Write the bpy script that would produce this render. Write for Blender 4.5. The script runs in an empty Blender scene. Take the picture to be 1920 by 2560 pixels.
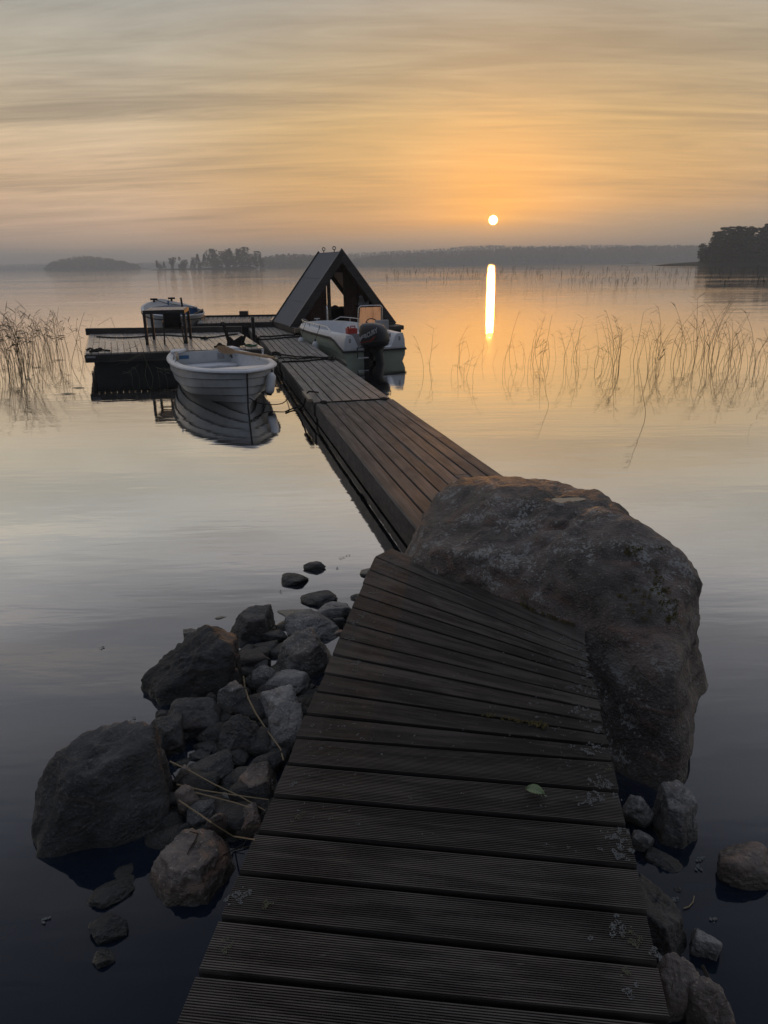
import bpy, bmesh, math, random
from mathutils import Vector, Matrix, noise
from mathutils.bvhtree import BVHTree
import numpy as np

SC = bpy.context.scene
COL = SC.collection
R = math.radians
rnd = random.Random(7)

# ------------------------------------------------------------------ camera
H = 2.1                                   # eye height above the water
FPX, CX, CY = 1775.0, 960.0, 1280.0       # focal length and centre in photo pixels
ROLL = math.atan(0.0137)
PITCH = math.atan((1280 - 662.3) * math.cos(ROLL) / FPX)
cam_d = bpy.data.cameras.new('camera')
cam = bpy.data.objects.new('camera', cam_d)
COL.objects.link(cam)
cam_d.sensor_fit = 'VERTICAL'
cam_d.sensor_height = 36
cam_d.lens = 36 * FPX / 2560
cam_d.clip_start = 0.05
cam_d.clip_end = 30000
cam.matrix_world = (Matrix.Translation((0, 0, H)) @ Matrix.Rotation(math.pi / 2 - PITCH, 4, 'X')
                    @ Matrix.Rotation(-ROLL, 4, 'Z'))
SC.camera = cam

# ------------------------------------------------------------------ render
SC.render.engine = 'CYCLES'
SC.cycles.use_denoising = True
SC.cycles.max_bounces = 8
SC.cycles.volume_bounces = 1
SC.cycles.caustics_reflective = False
SC.cycles.caustics_refractive = False
SC.cycles.transparent_max_bounces = 12
SC.view_settings.view_transform = 'Standard'
SC.view_settings.look = 'None'
SC.view_settings.exposure = 0.0
SC.view_settings.gamma = 1.0
SC.view_settings.use_curve_mapping = False

SUN_AZ, SUN_EL = R(8.405), R(3.03)        # azimuth from +Y towards +X
SDIR = Vector((math.sin(SUN_AZ) * math.cos(SUN_EL), math.cos(SUN_AZ) * math.cos(SUN_EL), math.sin(SUN_EL)))


class NT:
    """tiny node-tree helper"""
    def __init__(s, tree):
        s.t = tree; s.n = tree.nodes; s.l = tree.links
    def new(s, typ, **kw):
        n = s.n.new(typ)
        for k, v in kw.items(): setattr(n, k, v)
        return n
    def put(s, sock, v):
        if isinstance(v, bpy.types.NodeSocket): s.l.new(v, sock)
        elif v is not None:
            try: sock.default_value = v
            except Exception: sock.default_value = (v, v, v) if not hasattr(v, '__len__') else tuple(v) + (1.0,)
    def math(s, op, a, b=None, c=None, clamp=False):
        n = s.new('ShaderNodeMath', operation=op); n.use_clamp = clamp
        s.put(n.inputs[0], a)
        if b is not None: s.put(n.inputs[1], b)
        if c is not None: s.put(n.inputs[2], c)
        return n.outputs[0]
    def vmath(s, op, a, b=None):
        n = s.new('ShaderNodeVectorMath', operation=op)
        s.put(n.inputs[0], a)
        if b is not None: s.put(n.inputs[1], b)
        return n.outputs['Value'] if op in ('DOT_PRODUCT', 'LENGTH') else n.outputs[0]
    def mix(s, fac, a, b, blend='MIX'):
        n = s.new('ShaderNodeMix', data_type='RGBA', blend_type=blend)
        n.clamp_factor = True
        s.put(n.inputs[0], fac)
        for i, v in ((6, a), (7, b)):
            if isinstance(v, bpy.types.NodeSocket): s.l.new(v, n.inputs[i])
            else: n.inputs[i].default_value = tuple(v)[:3] + (1.0,)
        return n.outputs[2]
    def ramp(s, fac, stops, interp='LINEAR'):
        n = s.new('ShaderNodeValToRGB'); cr = n.color_ramp; cr.interpolation = interp
        while len(cr.elements) < len(stops): cr.elements.new(0.5)
        for e, (p, c) in zip(cr.elements, stops):
            e.position = p
            e.color = tuple(c)[:3] + (1.0,) if hasattr(c, '__len__') else (c, c, c, 1)
        s.put(n.inputs[0], fac)
        return n.outputs[0]
    def maprange(s, v, a, b, c=0.0, d=1.0, smooth=True):
        n = s.new('ShaderNodeMapRange')
        n.interpolation_type = 'SMOOTHSTEP' if smooth else 'LINEAR'
        s.put(n.inputs[0], v)
        for i, x in zip((1, 2, 3, 4), (a, b, c, d)): n.inputs[i].default_value = x
        return n.outputs[0]
    def noise(s, vec, scale, detail=4, rough=0.5, dist=0.0):
        n = s.new('ShaderNodeTexNoise')
        if vec is not None: s.l.new(vec, n.inputs['Vector'])
        n.inputs['Scale'].default_value = scale; n.inputs['Detail'].default_value = detail
        n.inputs['Roughness'].default_value = rough; n.inputs['Distortion'].default_value = dist
        return n.outputs[0]
    def mapping(s, vec, scale=(1, 1, 1), rot=(0, 0, 0), loc=(0, 0, 0)):
        n = s.new('ShaderNodeMapping')
        s.l.new(vec, n.inputs[0])
        n.inputs[1].default_value = loc; n.inputs[2].default_value = rot; n.inputs[3].default_value = scale
        return n.outputs[0]


# ------------------------------------------------------------------ world: dusk sky with thin drawn-out cloud
W = bpy.data.worlds.new('World'); SC.world = W; W.use_nodes = True
w = NT(W.node_tree); w.n.clear()
d = w.vmath('NORMALIZE', w.new('ShaderNodeTexCoord').outputs['Generated'])
sep = w.new('ShaderNodeSeparateXYZ'); w.l.new(d, sep.inputs[0])
dz = w.math('MAXIMUM', sep.outputs[2], 0.0)
cs = w.vmath('DOT_PRODUCT', d, tuple(SDIR))                 # cosine to the sun
# clear-air part
skyn = w.new('ShaderNodeTexSky', sky_type='NISHITA')
skyn.sun_disc = False; skyn.sun_elevation = SUN_EL; skyn.sun_rotation = SUN_AZ
skyn.air_density = 1.0; skyn.dust_density = 2.0; skyn.ozone_density = 1.5
# veil of high cloud lit by the low sun
veil = w.ramp(dz, [(0.0, (.36, .25, .175)), (.05, (.50, .285, .135)), (.10, (.57, .335, .135)), (.16, (.57, .375, .16)),
                   (.22, (.47, .37, .225)), (.29, (.37, .335, .275)), (.35, (.43, .405, .37)), (.42, (.39, .385, .405)), (.60, (.335, .355, .41)), (1.0, (.24, .28, .37))])
cooler = w.ramp(dz, [(0.0, (.42, .335, .27)), (.05, (.66, .445, .305)), (.10, (.72, .485, .29)), (.16, (.66, .50, .325)), (.22, (.48, .415, .315)),
                     (.29, (.36, .35, .315)), (.35, (.43, .415, .39)), (.42, (.385, .38, .395)), (.60, (.335, .355, .41)), (1.0, (.24, .28, .37))])
back = w.ramp(dz, [(0.0, (.09, .09, .105)), (.3, (.10, .105, .125)), (.55, (.14, .155, .19)), (.8, (.21, .235, .30)), (1.0, (.24, .28, .37))])
side = w.maprange(cs, -0.60, 0.80)
base = w.mix(side, back, w.mix(w.maprange(cs, .88, .992), cooler, veil))
# thin streaks: noise on the cloud sheet, drawn out along one direction
den = w.math('ADD', dz, 0.10)
px_ = w.math('DIVIDE', sep.outputs[0], den); py_ = w.math('DIVIDE', sep.outputs[1], den)
cmb = w.new('ShaderNodeCombineXYZ'); w.l.new(px_, cmb.inputs[0]); w.l.new(py_, cmb.inputs[1])
pl = cmb.outputs[0]
m1 = w.mapping(pl, (0.36, 1.45, 1), (0, 0, R(46)))
n1 = w.noise(m1, 1.0, 9, 0.58, 0.9)
m2 = w.mapping(pl, (0.85, 5.6, 1), (0, 0, R(50)), (3.1, 1.7, 0))
n2 = w.noise(m2, 1.0, 9, 0.66, 1.1)
m3 = w.mapping(pl, (0.18, 0.42, 1), (0, 0, R(25)), (7.3, 2.2, 0))
n3 = w.noise(m3, 1.0, 3, 0.5, 0.3)
st = w.math('ADD', w.math('MULTIPLY', w.math('SUBTRACT', n1, 0.5), 0.85), w.math('MULTIPLY', w.math('SUBTRACT', n2, 0.5), 0.62))
st = w.math('ADD', st, w.math('MULTIPLY', w.math('SUBTRACT', n3, 0.5), 0.5))
gain = w.math('ADD', 1.0, w.math('MULTIPLY', st, w.maprange(dz, 0.01, 0.07, 0.15, 1.15)))
gain = w.math('MAXIMUM', gain, 0.45)
hi = w.maprange(st, 0.06, 0.40)
cool = w.maprange(st, 0.02, -0.30)
base = w.mix(w.math('MULTIPLY', hi, 0.30), base, w.mix(side, (.22, .22, .24), (.80, .56, .27)))
base = w.mix(w.math('MULTIPLY', cool, 0.34), base, w.mix(side, (.10, .11, .14), (.36, .285, .215)))
g = w.new('ShaderNodeVectorMath', operation='SCALE'); w.l.new(base, g.inputs[0]); w.l.new(gain, g.inputs['Scale'])
base = g.outputs[0]
# glow of the air round the sun (wide, near, close)
cpos = w.math('MAXIMUM', cs, 0.0)
def glow(p, col, k, src=None):
    x = w.math('MULTIPLY', w.math('POWER', cpos, p), k)
    if src is not None: x = w.math('MULTIPLY', x, src)
    n = w.new('ShaderNodeVectorMath', operation='SCALE'); n.inputs[0].default_value = col
    w.l.new(x, n.inputs['Scale']); return n.outputs[0]
lo = w.maprange(dz, 0.0, 0.05, 0.35, 1.0)
add = w.vmath('ADD', base, glow(26, (.08, .028, .0), 1.0, lo))
add = w.vmath('ADD', add, glow(200, (.40, .085, .0), 0.8, w.math('MULTIPLY', lo, gain)))
add = w.vmath('ADD', add, glow(2600, (.70, .20, .0), 1.0))
add = w.vmath('ADD', add, glow(24000, (1.8, .7, .05), 1.2))
warm = w.math('MULTIPLY', w.math('POWER', cpos, 330), .85)
wm = w.new('ShaderNodeVectorMath', operation='SCALE'); wm.inputs[0].default_value = (.90, .39, .060); w.l.new(gain, wm.inputs['Scale'])
add = w.mix(w.math('MULTIPLY', warm, lo), add, wm.outputs[0])
# low bank of mist above the right shore
azr = w.math('ARCTAN2', sep.outputs[0], sep.outputs[1])
bank_top = w.math('ADD', 0.030, w.math('MULTIPLY', w.maprange(azr, -0.35, 0.5, 0.0, 1.0), 0.050))
bank_top = w.math('ADD', bank_top, w.math('MULTIPLY', w.math('SUBTRACT', w.noise(w.mapping(d, (9, 9, 40)), 1.0, 4), 0.5), 0.030))
bk = w.math('SUBTRACT', 1.0, w.math('DIVIDE', dz, bank_top), clamp=True)
bk = w.math('MULTIPLY', w.maprange(bk, 0.0, 0.55), 0.80)
add = w.mix(bk, add, w.mix(side, (.17, .165, .18), (.285, .27, .225)))
# the sun's own disc
disc = w.maprange(cs, math.cos(R(0.35)), math.cos(R(0.23)))
dn = w.new('ShaderNodeVectorMath', operation='SCALE'); dn.inputs[0].default_value = (60, 34, 7)
w.l.new(disc, dn.inputs['Scale'])
add = w.vmath('ADD', add, dn.outputs[0])
bg1 = w.new('ShaderNodeBackground'); w.l.new(skyn.outputs[0], bg1.inputs[0]); bg1.inputs[1].default_value = 0.015
bg2 = w.new('ShaderNodeBackground'); w.l.new(add, bg2.inputs[0]); bg2.inputs[1].default_value = 1.0
ads = w.new('ShaderNodeAddShader'); w.l.new(bg1.outputs[0], ads.inputs[0]); w.l.new(bg2.outputs[0], ads.inputs[1])
w.l.new(ads.outputs[0], w.new('ShaderNodeOutputWorld').inputs[0])
W.cycles.sampling_method = 'MANUAL'; W.cycles.sample_map_resolution = 2048

# ------------------------------------------------------------------ sun
sl = bpy.data.lights.new('sun', 'SUN'); so = bpy.data.objects.new('sun', sl); COL.objects.link(so)
sl.energy = 0.5; sl.angle = R(0.5); sl.color = (1.0, 0.40, 0.07)
so.rotation_euler = (-SDIR).to_track_quat('-Z', 'Y').to_euler()
so.location = (0, 0, 50)


# ------------------------------------------------------------------ helpers
def ray(x, y):
    u = (x - CX) / FPX; v = (CY - y) / FPX
    c, s = math.cos(ROLL), math.sin(ROLL)
    ur = u * c + v * s; vr = -u * s + v * c
    cp, sp = math.cos(PITCH), math.sin(PITCH)
    return Vector((ur, cp + vr * sp, -sp + vr * cp))
def G(x, y, z=0.0):
    """the place on the level z that the photo shows at pixel x, y"""
    q = ray(x, y); t = (z - H) / q.z
    return Vector((q.x * t, q.y * t, z))
def AT(x, y, Y):
    q = ray(x, y); t = Y / q.y
    return Vector((q.x * t, Y, H + q.z * t))

def tag(o, label=None, cat=None, group=None, kind=None):
    if label: o['label'] = label
    if cat: o['category'] = cat
    if group: o['group'] = group
    if kind: o['kind'] = kind
    return o
def empty(name, loc, rz=0.0, label=None, cat=None, group=None):
    o = bpy.data.objects.new(name, None); COL.objects.link(o)
    o.location = loc; o.rotation_euler = (0, 0, rz); o.empty_display_size = 0.2
    return tag(o, label, cat, group)
def link(name, mesh, mat=None, parent=None, loc=(0, 0, 0), rot=None):
    o = bpy.data.objects.new(name, mesh); COL.objects.link(o)
    if mat is not None and not mesh.materials: mesh.materials.append(mat)
    if parent is not None: o.parent = parent
    if isinstance(rot, Matrix): o.matrix_local = Matrix.Translation(loc) @ rot.to_4x4()
    else:
        o.location = loc
        if rot is not None: o.rotation_euler = rot
    return o
def copy_tree(o, parent=None):
    c = o.copy(); COL.objects.link(c)
    if parent is not None: c.parent = parent
    for ch in list(o.children): copy_tree(ch, c)
    return c

class MB:
    def __init__(s): s.v = []; s.f = []
    def add(s, v, f):
        b = len(s.v); s.v += [tuple(p) for p in v]; s.f += [tuple(b + i for i in q) for q in f]; return s
    def box(s, x0, x1, y0, y1, z0, z1):
        return s.add([(x0, y0, z0), (x1, y0, z0), (x1, y1, z0), (x0, y1, z0), (x0, y0, z1), (x1, y0, z1), (x1, y1, z1), (x0, y1, z1)],
                     [(3, 2, 1, 0), (4, 5, 6, 7), (0, 1, 5, 4), (1, 2, 6, 5), (2, 3, 7, 6), (3, 0, 4, 7)])
    def beam(s, a, b, wd, ht, up=(0, 0, 1)):
        a, b = Vector(a), Vector(b); t = (b - a).normalized(); up = Vector(up)
        n = t.cross(up).normalized() * wd / 2; u = n.cross(t).normalized() * ht / 2
        p = [a - n - u, a + n - u, a + n + u, a - n + u, b - n - u, b + n - u, b + n + u, b - n + u]
        return s.add(p, [(3, 2, 1, 0), (4, 5, 6, 7), (0, 1, 5, 4), (1, 2, 6, 5), (2, 3, 7, 6), (3, 0, 4, 7)])
    def tube(s, path, r, n=6, caps=True, r2=None):
        path = [Vector(p) for p in path]; m = len(path); rows = []
        for i, p in enumerate(path):
            t = (path[min(i + 1, m - 1)] - path[max(i - 1, 0)]).normalized()
            a = t.orthogonal().normalized() if i == 0 else (rows_a - t * rows_a.dot(t)).normalized()
            rows_a = a; b = t.cross(a)
            rr = r if r2 is None else r + (r2 - r) * i / (m - 1)
            rows.append([p + (a * math.cos(2 * math.pi * k / n) + b * math.sin(2 * math.pi * k / n)) * rr for k in range(n)])
        s.loft(rows, closed=True)
        if caps:
            b0 = len(s.v) - n * m
            s.f.append(tuple(b0 + k for k in reversed(range(n)))); s.f.append(tuple(b0 + (m - 1) * n + k for k in range(n)))
        return s
    def loft(s, rows, closed=False):
        n = len(rows[0]); v = [p for r_ in rows for p in r_]; f = []
        for i in range(len(rows) - 1):
            for k in range(n if closed else n - 1):
                k2 = (k + 1) % n
                f.append((i * n + k, i * n + k2, (i + 1) * n + k2, (i + 1) * n + k))
        return s.add(v, f)
    def prism(s, poly, vec):
        n = len(poly); vec = Vector(vec); p = [Vector(q) for q in poly]
        return s.add(p + [q + vec for q in p], [tuple(reversed(range(n))), tuple(range(n, 2 * n))] +
                     [(k, (k + 1) % n, n + (k + 1) % n, n + k) for k in range(n)])
    def lathe(s, prof, n=16, axis_o=(0, 0, 0), ax=(0, 0, 1)):
        ax = Vector(ax).normalized(); a = ax.orthogonal().normalized(); b = ax.cross(a); o = Vector(axis_o)
        rows = [[o + ax * h + (a * math.cos(2 * math.pi * k / n) + b * math.sin(2 * math.pi * k / n)) * max(r_, 1e-4) for k in range(n)] for r_, h in prof]
        return s.loft(rows, closed=True)
    def mesh(s, name, smooth=False, bevel=0.0):
        me = bpy.data.meshes.new(name); me.from_pydata([tuple(p) for p in s.v], [], s.f)
        bm = bmesh.new(); bm.from_mesh(me)
        bmesh.ops.recalc_face_normals(bm, faces=bm.faces)
        if bevel:
            bmesh.ops.bevel(bm, geom=[e for e in bm.edges if len(e.link_faces) == 2 and e.calc_face_angle(0) > 0.6],
                            offset=bevel, segments=2, affect='EDGES', profile=0.6)
        bm.to_mesh(me); bm.free()
        if smooth:
            me.shade_smooth()
            if smooth != 'all': me.set_sharp_from_angle(angle=R(smooth if isinstance(smooth, (int, float)) and smooth > 1 else 38))
        return me
    def build(s, name, mat, parent=None, loc=(0, 0, 0), rot=None, smooth=False, bevel=0.0):
        return link(name, s.mesh(name, smooth, bevel), mat, parent, loc, rot)


# ------------------------------------------------------------------ materials
def mat(name, build):
    m = bpy.data.materials.new(name); m.use_nodes = True
    t = NT(m.node_tree); t.n.clear()
    out = t.new('ShaderNodeOutputMaterial')
    sh = build(t)
    t.l.new(sh, out.inputs[0])
    return m
def principled(t, col, rough, bump=None, metal=0.0, spec=0.5, **kw):
    p = t.new('ShaderNodeBsdfPrincipled')
    if isinstance(col, bpy.types.NodeSocket): t.l.new(col, p.inputs['Base Color'])
    else: p.inputs['Base Color'].default_value = tuple(col) + (1,)
    t.put(p.inputs['Roughness'], rough); p.inputs['Metallic'].default_value = metal
    p.inputs['Specular IOR Level'].default_value = spec
    for k, v in kw.items(): t.put(p.inputs[k.replace('_', ' ')], v)
    if bump is not None: t.l.new(bump, p.inputs['Normal'])
    return p.outputs[0]
def bump(t, h, strength, dist):
    b = t.new('ShaderNodeBump'); b.inputs['Strength'].default_value = strength; b.inputs['Distance'].default_value = dist
    t.l.new(h, b.inputs['Height']); return b.outputs[0]
def objc(t):
    """object coordinates shifted by a random amount per object"""
    tc = t.new('ShaderNodeTexCoord').outputs['Object']; oi = t.new('ShaderNodeObjectInfo').outputs['Random']
    n = t.new('ShaderNodeVectorMath', operation='SCALE'); n.inputs[0].default_value = (31, 17, 23); t.l.new(oi, n.inputs['Scale'])
    return t.vmath('ADD', tc, n.outputs[0]), oi

def wood(name, dark, light, rough=0.62, pale=(.16, .15, .135), pale_amt=0.5, grooves=0, bs=0.35, spec=0.35, var=0.35, dirt=0.0):
    def b(t):
        c, oi = objc(t)
        tc = t.new('ShaderNodeTexCoord').outputs['Object']
        g1 = t.noise(t.mapping(c, (1.4, 22, 22)), 1.0, 6, 0.6, 0.6)
        g2 = t.noise(t.mapping(c, (5, 130, 60)), 1.0, 4, 0.6)
        bl = t.noise(t.mapping(c, (2.6, 5, 5)), 1.0, 5, 0.62)
        col = t.mix(t.maprange(g1, .3, .72), dark, light)
        col = t.mix(t.math('MULTIPLY', t.maprange(bl, .45, .75), .55), col, tuple(x * .62 for x in dark))
        fl = t.noise(t.mapping(c, (9, 75, 40)), 1.0, 3, 0.55)
        msk = t.math('MULTIPLY', t.maprange(fl, .67, .73), t.maprange(t.noise(c, 2.3, 2), .42, .62))
        col = t.mix(t.math('MULTIPLY', msk, pale_amt), col, pale)
        if dirt:
            sz = t.new('ShaderNodeSeparateXYZ'); t.l.new(tc, sz.inputs[0])
            top = t.maprange(sz.outputs[2], -.0042, -.0008)
            wear = t.math('MULTIPLY', top, t.maprange(t.noise(t.mapping(c, (3, 26, 10)), 1.0, 5, .65), .44, .60))
            col = t.mix(t.math('MULTIPLY', wear, .45), col, pale)
            col = t.mix(t.math('MULTIPLY', t.math('SUBTRACT', 1.0, top), dirt), col, (.008, .007, .006))
            edge = t.maprange(t.math('ABSOLUTE', sz.outputs[0]), .44, .52); col = t.mix(t.math('MULTIPLY', edge, t.math('MULTIPLY', bl, .5)), col, pale)
        v = t.math('ADD', 1 - var / 2, t.math('MULTIPLY', oi, var))
        s = t.new('ShaderNodeVectorMath', operation='SCALE'); t.l.new(col, s.inputs[0]); t.l.new(v, s.inputs['Scale'])
        h = t.math('ADD', t.math('MULTIPLY', g2, .5), t.math('MULTIPLY', g1, .6))
        if grooves:
            sy = t.new('ShaderNodeSeparateXYZ'); t.l.new(tc, sy.inputs[0])
            wv = t.math('SINE', t.math('MULTIPLY', sy.outputs[1], 2 * math.pi * grooves))
            h = t.math('ADD', h, t.math('MULTIPLY', wv, .45))
        ro = t.math('ADD', rough - .12, t.math('MULTIPLY', bl, .26))
        return principled(t, s.outputs[0], ro, bump(t, h, bs, .006), spec=spec)
    return mat(name, b)

def stone(name, c0, c1, red, red_amt, lichen=0.0, bs=0.7, scale=1.0, wet=True):
    def b(t):
        c, oi = objc(t)
        n1 = t.noise(c, 2.2 * scale, 8, .62, .4); n2 = t.noise(c, 11 * scale, 8, .65); n3 = t.noise(c, 70 * scale, 4, .6)
        n4 = t.noise(t.mapping(c, (1, 1, 2.6)), 3.4 * scale, 6, .6, .8)
        col = t.mix(t.maprange(n1, .34, .66), c0, c1)
        col = t.mix(t.math('MULTIPLY', t.maprange(n4, .5, .7), red_amt), col, red)
        col = t.mix(t.math('MULTIPLY', t.maprange(n2, .48, .68), .65), col, tuple(x * .45 for x in c0))
        col = t.mix(t.math('MULTIPLY', t.maprange(n3, .56, .68), .45), col, tuple(min(1, x * 1.9) for x in c1))
        if lichen:
            l1 = t.noise(c, 6.0, 8, .72, .6); l2 = t.noise(c, 60, 3, .6); l3 = t.noise(c, 1.9, 2, .5)
            k = t.math('MULTIPLY', t.maprange(t.math('ADD', t.math('MULTIPLY', l1, .6), t.math('MULTIPLY', l2, .4)), .535, .555), t.maprange(l3, .38, .52))
            ge = t.new('ShaderNodeNewGeometry'); sg = t.new('ShaderNodeSeparateXYZ'); t.l.new(ge.outputs['Normal'], sg.inputs[0])
            k = t.math('MULTIPLY', k, t.maprange(sg.outputs[2], .15, .6))
            col = t.mix(t.math('MULTIPLY', k, lichen), col, (.31, .315, .30))
        v = t.math('ADD', .80, t.math('MULTIPLY', oi, .4))
        s = t.new('ShaderNodeVectorMath', operation='SCALE'); t.l.new(col, s.inputs[0]); t.l.new(v, s.inputs['Scale'])
        col = s.outputs[0]; ro = .78
        if wet:     # wet, algae-dark band just above the water line
            ge = t.new('ShaderNodeNewGeometry'); sg = t.new('ShaderNodeSeparateXYZ'); t.l.new(ge.outputs['Position'], sg.inputs[0])
            zz = t.math('ADD', sg.outputs[2], t.math('MULTIPLY', t.math('SUBTRACT', n2, .5), .06))
            wm = t.maprange(zz, .05, .015)
            col = t.mix(t.math('MULTIPLY', wm, .55), col, (.025, .028, .022))
            ro = t.math('SUBTRACT', t.math('ADD', .48, t.math('MULTIPLY', n2, .22)), t.math('MULTIPLY', wm, .30))
        h = t.math('ADD', t.math('MULTIPLY', n2, .55), t.math('ADD', t.math('MULTIPLY', n3, .24), t.math('MULTIPLY', n4, .5)))
        return principled(t, col, ro, bump(t, h, bs, .075), spec=.5)
    return mat(name, b)

def plain(name, col, rough=.5, metal=0.0, grime=.25, spec=.5, bs=.05, sc=9.0, **kw):
    def b(t):
        c, oi = objc(t)
        n = t.noise(c, sc, 6, .62, .3); n2 = t.noise(c, sc * 9, 3, .6)
        cc = t.mix(t.math('MULTIPLY', t.maprange(n, .45, .75), grime), col, tuple(x * .45 + .01 for x in col))
        ro = t.math('ADD', rough, t.math('MULTIPLY', t.math('SUBTRACT', n, .5), .25))
        return principled(t, cc, ro, bump(t, t.math('ADD', n, t.math('MULTIPLY', n2, .3)), bs, .01), metal=metal, spec=spec, **kw)
    return mat(name, b)

def leafmat(name, c0, c1, trans=.35):
    def b(t):
        oi = t.new('ShaderNodeObjectInfo').outputs['Random']
        ge = t.new('ShaderNodeNewGeometry').outputs['Random Per Island']
        col = t.mix(t.math('FRACT', t.math('ADD', oi, ge)), c0, c1)
        a = principled(t, col, .6, spec=.2)
        tr = t.new('ShaderNodeBsdfTranslucent'); t.l.new(col, tr.inputs[0])
        mx = t.new('ShaderNodeMixShader'); mx.inputs[0].default_value = trans
        t.l.new(a, mx.inputs[1]); t.l.new(tr.outputs[0], mx.inputs[2]); return mx.outputs[0]
    return mat(name, b)

M = {}
M['walk'] = wood('weathered_walkway_wood', (.025, .0195, .0165), (.060, .049, .0425), .60, (.145, .125, .108), .8, 0, .5, .4, .7, .85)
M['dock'] = wood('weathered_dock_wood', (.100, .090, .084), (.235, .212, .198), .52, (.22, .20, .17), .35, 60, .35, .42)
M['deck'] = wood('worn_platform_wood', (.36, .31, .27), (.54, .475, .42), .26, (.62, .56, .50), .6, 0, .06, 1.0)
M['fascia'] = wood('grey_fascia_wood', (.055, .046, .038), (.12, .105, .09), .7, (.24, .22, .20), .5, 0, .3, .3)
M['palewood'] = wood('pale_new_wood', (.30, .24, .17), (.42, .34, .25), .6, (.5, .44, .36), .3, 0, .15, .3)
M['oar'] = wood('varnished_oar_wood', (.30, .18, .09), (.46, .29, .15), .42, (.5, .4, .25), .2, 0, .1, .5)
M['tabletop'] = wood('slatted_table_wood', (.48, .39, .31), (.62, .52, .43), .5, (.5, .45, .4), .2, 0, .1, .5)
M['brown'] = wood('brown_stained_boards', (.052, .026, .018), (.088, .045, .030), .62, (.12, .08, .06), .3, 0, .2, .3)
M['inner'] = wood('bare_inner_boards', (.42, .31, .21), (.56, .42, .29), .6, (.45, .36, .25), .3, 0, .15, .3)
M['float'] = plain('black_plastic_float', (.018, .019, .020), .55)
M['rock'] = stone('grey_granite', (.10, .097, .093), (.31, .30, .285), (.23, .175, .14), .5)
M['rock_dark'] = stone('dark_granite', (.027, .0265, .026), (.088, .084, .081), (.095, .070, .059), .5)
M['rock_gap_shade'] = stone('wet_shaded_rubble', (.022, .022, .021), (.060, .057, .054), (.07, .05, .042), .5)
M['rock_red'] = stone('reddish_granite', (.085, .070, .060), (.25, .205, .175), (.27, .155, .105), .75)
M['rock_pale'] = stone('pale_granite', (.30, .28, .25), (.45, .42, .37), (.38, .30, .23), .4)
M['boulder'] = stone('lichened_granite', (.052, .044, .039), (.185, .150, .130), (.20, .115, .085), .75, .9, 1.0, 1.2)
M['lichen'] = plain('grey_lichen', (.15, .155, .15), .9, 0, .4, .1)
M['lichen_green'] = plain('olive_lichen', (.11, .11, .075), .9, 0, .4, .1)
M['moss'] = leafmat('olive_moss', (.055, .050, .016), (.12, .092, .026), .2)
M['white'] = plain('white_gelcoat', (.74, .75, .77), .34, 0, .22, .5, .02, 3.0)
M['white_in'] = plain('white_liner', (.72, .73, .75), .48, 0, .3, .4, .03, 4.0)
M['offwhite'] = plain('weathered_gelcoat', (.58, .60, .61), .42, 0, .35, .5, .03, 4.0)
M['grit'] = plain('grey_nonslip', (.22, .21, .205), .8, 0, .4)
M['greyplate'] = plain('grey_plate', (.36, .36, .36), .6, 0, .35)
M['greenhull'] = plain('green_gelcoat', (.36, .41, .33), .35, 0, .25, .5, .02, 3.0)
M['bluepaint'] = plain('blue_paint', (.055, .17, .34), .5, 0, .3)
M['rubber'] = plain('dark_rubber', (.02, .022, .02), .6)
M['black'] = plain('black_metal', (.014, .014, .015), .45, 0, .2)
M['mesh'] = plain('black_weave', (.012, .012, .013), .8, 0, .2, .3, .4, 60)
M['steel'] = plain('bright_steel_tube', (.62, .62, .62), .28, 1.0, .2)
M['cowl'] = plain('charcoal_cowling', (.020, .020, .023), .32, 0, .15, .5, .02)
M['leg'] = plain('dark_engine_leg', (.026, .026, .028), .45, 0, .3)
M['redstripe'] = plain('red_decal', (.25, .02, .015), .4, 0, .1)
M['letter'] = plain('silver_lettering', (.55, .55, .56), .4, 0, .1)
M['red'] = plain('red_plastic', (.42, .045, .03), .4, 0, .2)
M['rope'] = plain('dark_rope', (.035, .033, .030), .9, 0, .4, .1, .4, 80)
M['rope_pale'] = plain('pale_rope', (.30, .28, .24), .9, 0, .4, .1, .4, 80)
M['rope_green'] = plain('green_rope', (.05, .12, .07), .9, 0, .4, .1, .4, 80)
M['felt'] = plain('roofing_felt', (.20, .202, .212), .85, 0, .35, .25, .25, 30)
M['trim'] = plain('grey_metal_trim', (.20, .20, .205), .5, .4, .3)
M['darktrim'] = wood('dark_bargeboard', (.045, .042, .040), (.085, .079, .075), .6, (.1, .1, .1), .2, 0, .15, .3)
M['cloth'] = plain('dark_tarpaulin', (.030, .026, .026), .85, 0, .4, .2, .2, 14)
M['cloth_pale'] = plain('pale_cloth', (.34, .34, .36), .85, 0, .3, .2, .2, 14)
M['iron'] = plain('rusty_iron', (.022, .018, .016), .8, .2, .5, .3, .3, 30)
M['twig'] = plain('dry_straw', (.30, .23, .14), .75, 0, .3, .2)
M['twig_dark'] = plain('dark_twig', (.06, .048, .036), .85, 0, .4, .2)
M['leaf'] = leafmat('pale_green_leaf', (.20, .25, .13), (.23, .28, .15), .2)
M['vein'] = plain('leaf_vein', (.32, .36, .24), .7, 0, .1)
M['reed'] = leafmat('reed_green', (.022, .030, .013), (.055, .050, .024), .08)
M['reed_dry'] = leafmat('reed_straw', (.20, .20, .13), (.34, .31, .20), .15)
M['foliage'] = leafmat('dark_foliage', (.020, .032, .014), (.055, .070, .028), .25)
M['bark'] = plain('bark', (.055, .040, .030), .9)
M['soil'] = plain('forest_floor', (.040, .042, .026), .95, 0, .4, .1, .3, .4)

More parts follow.
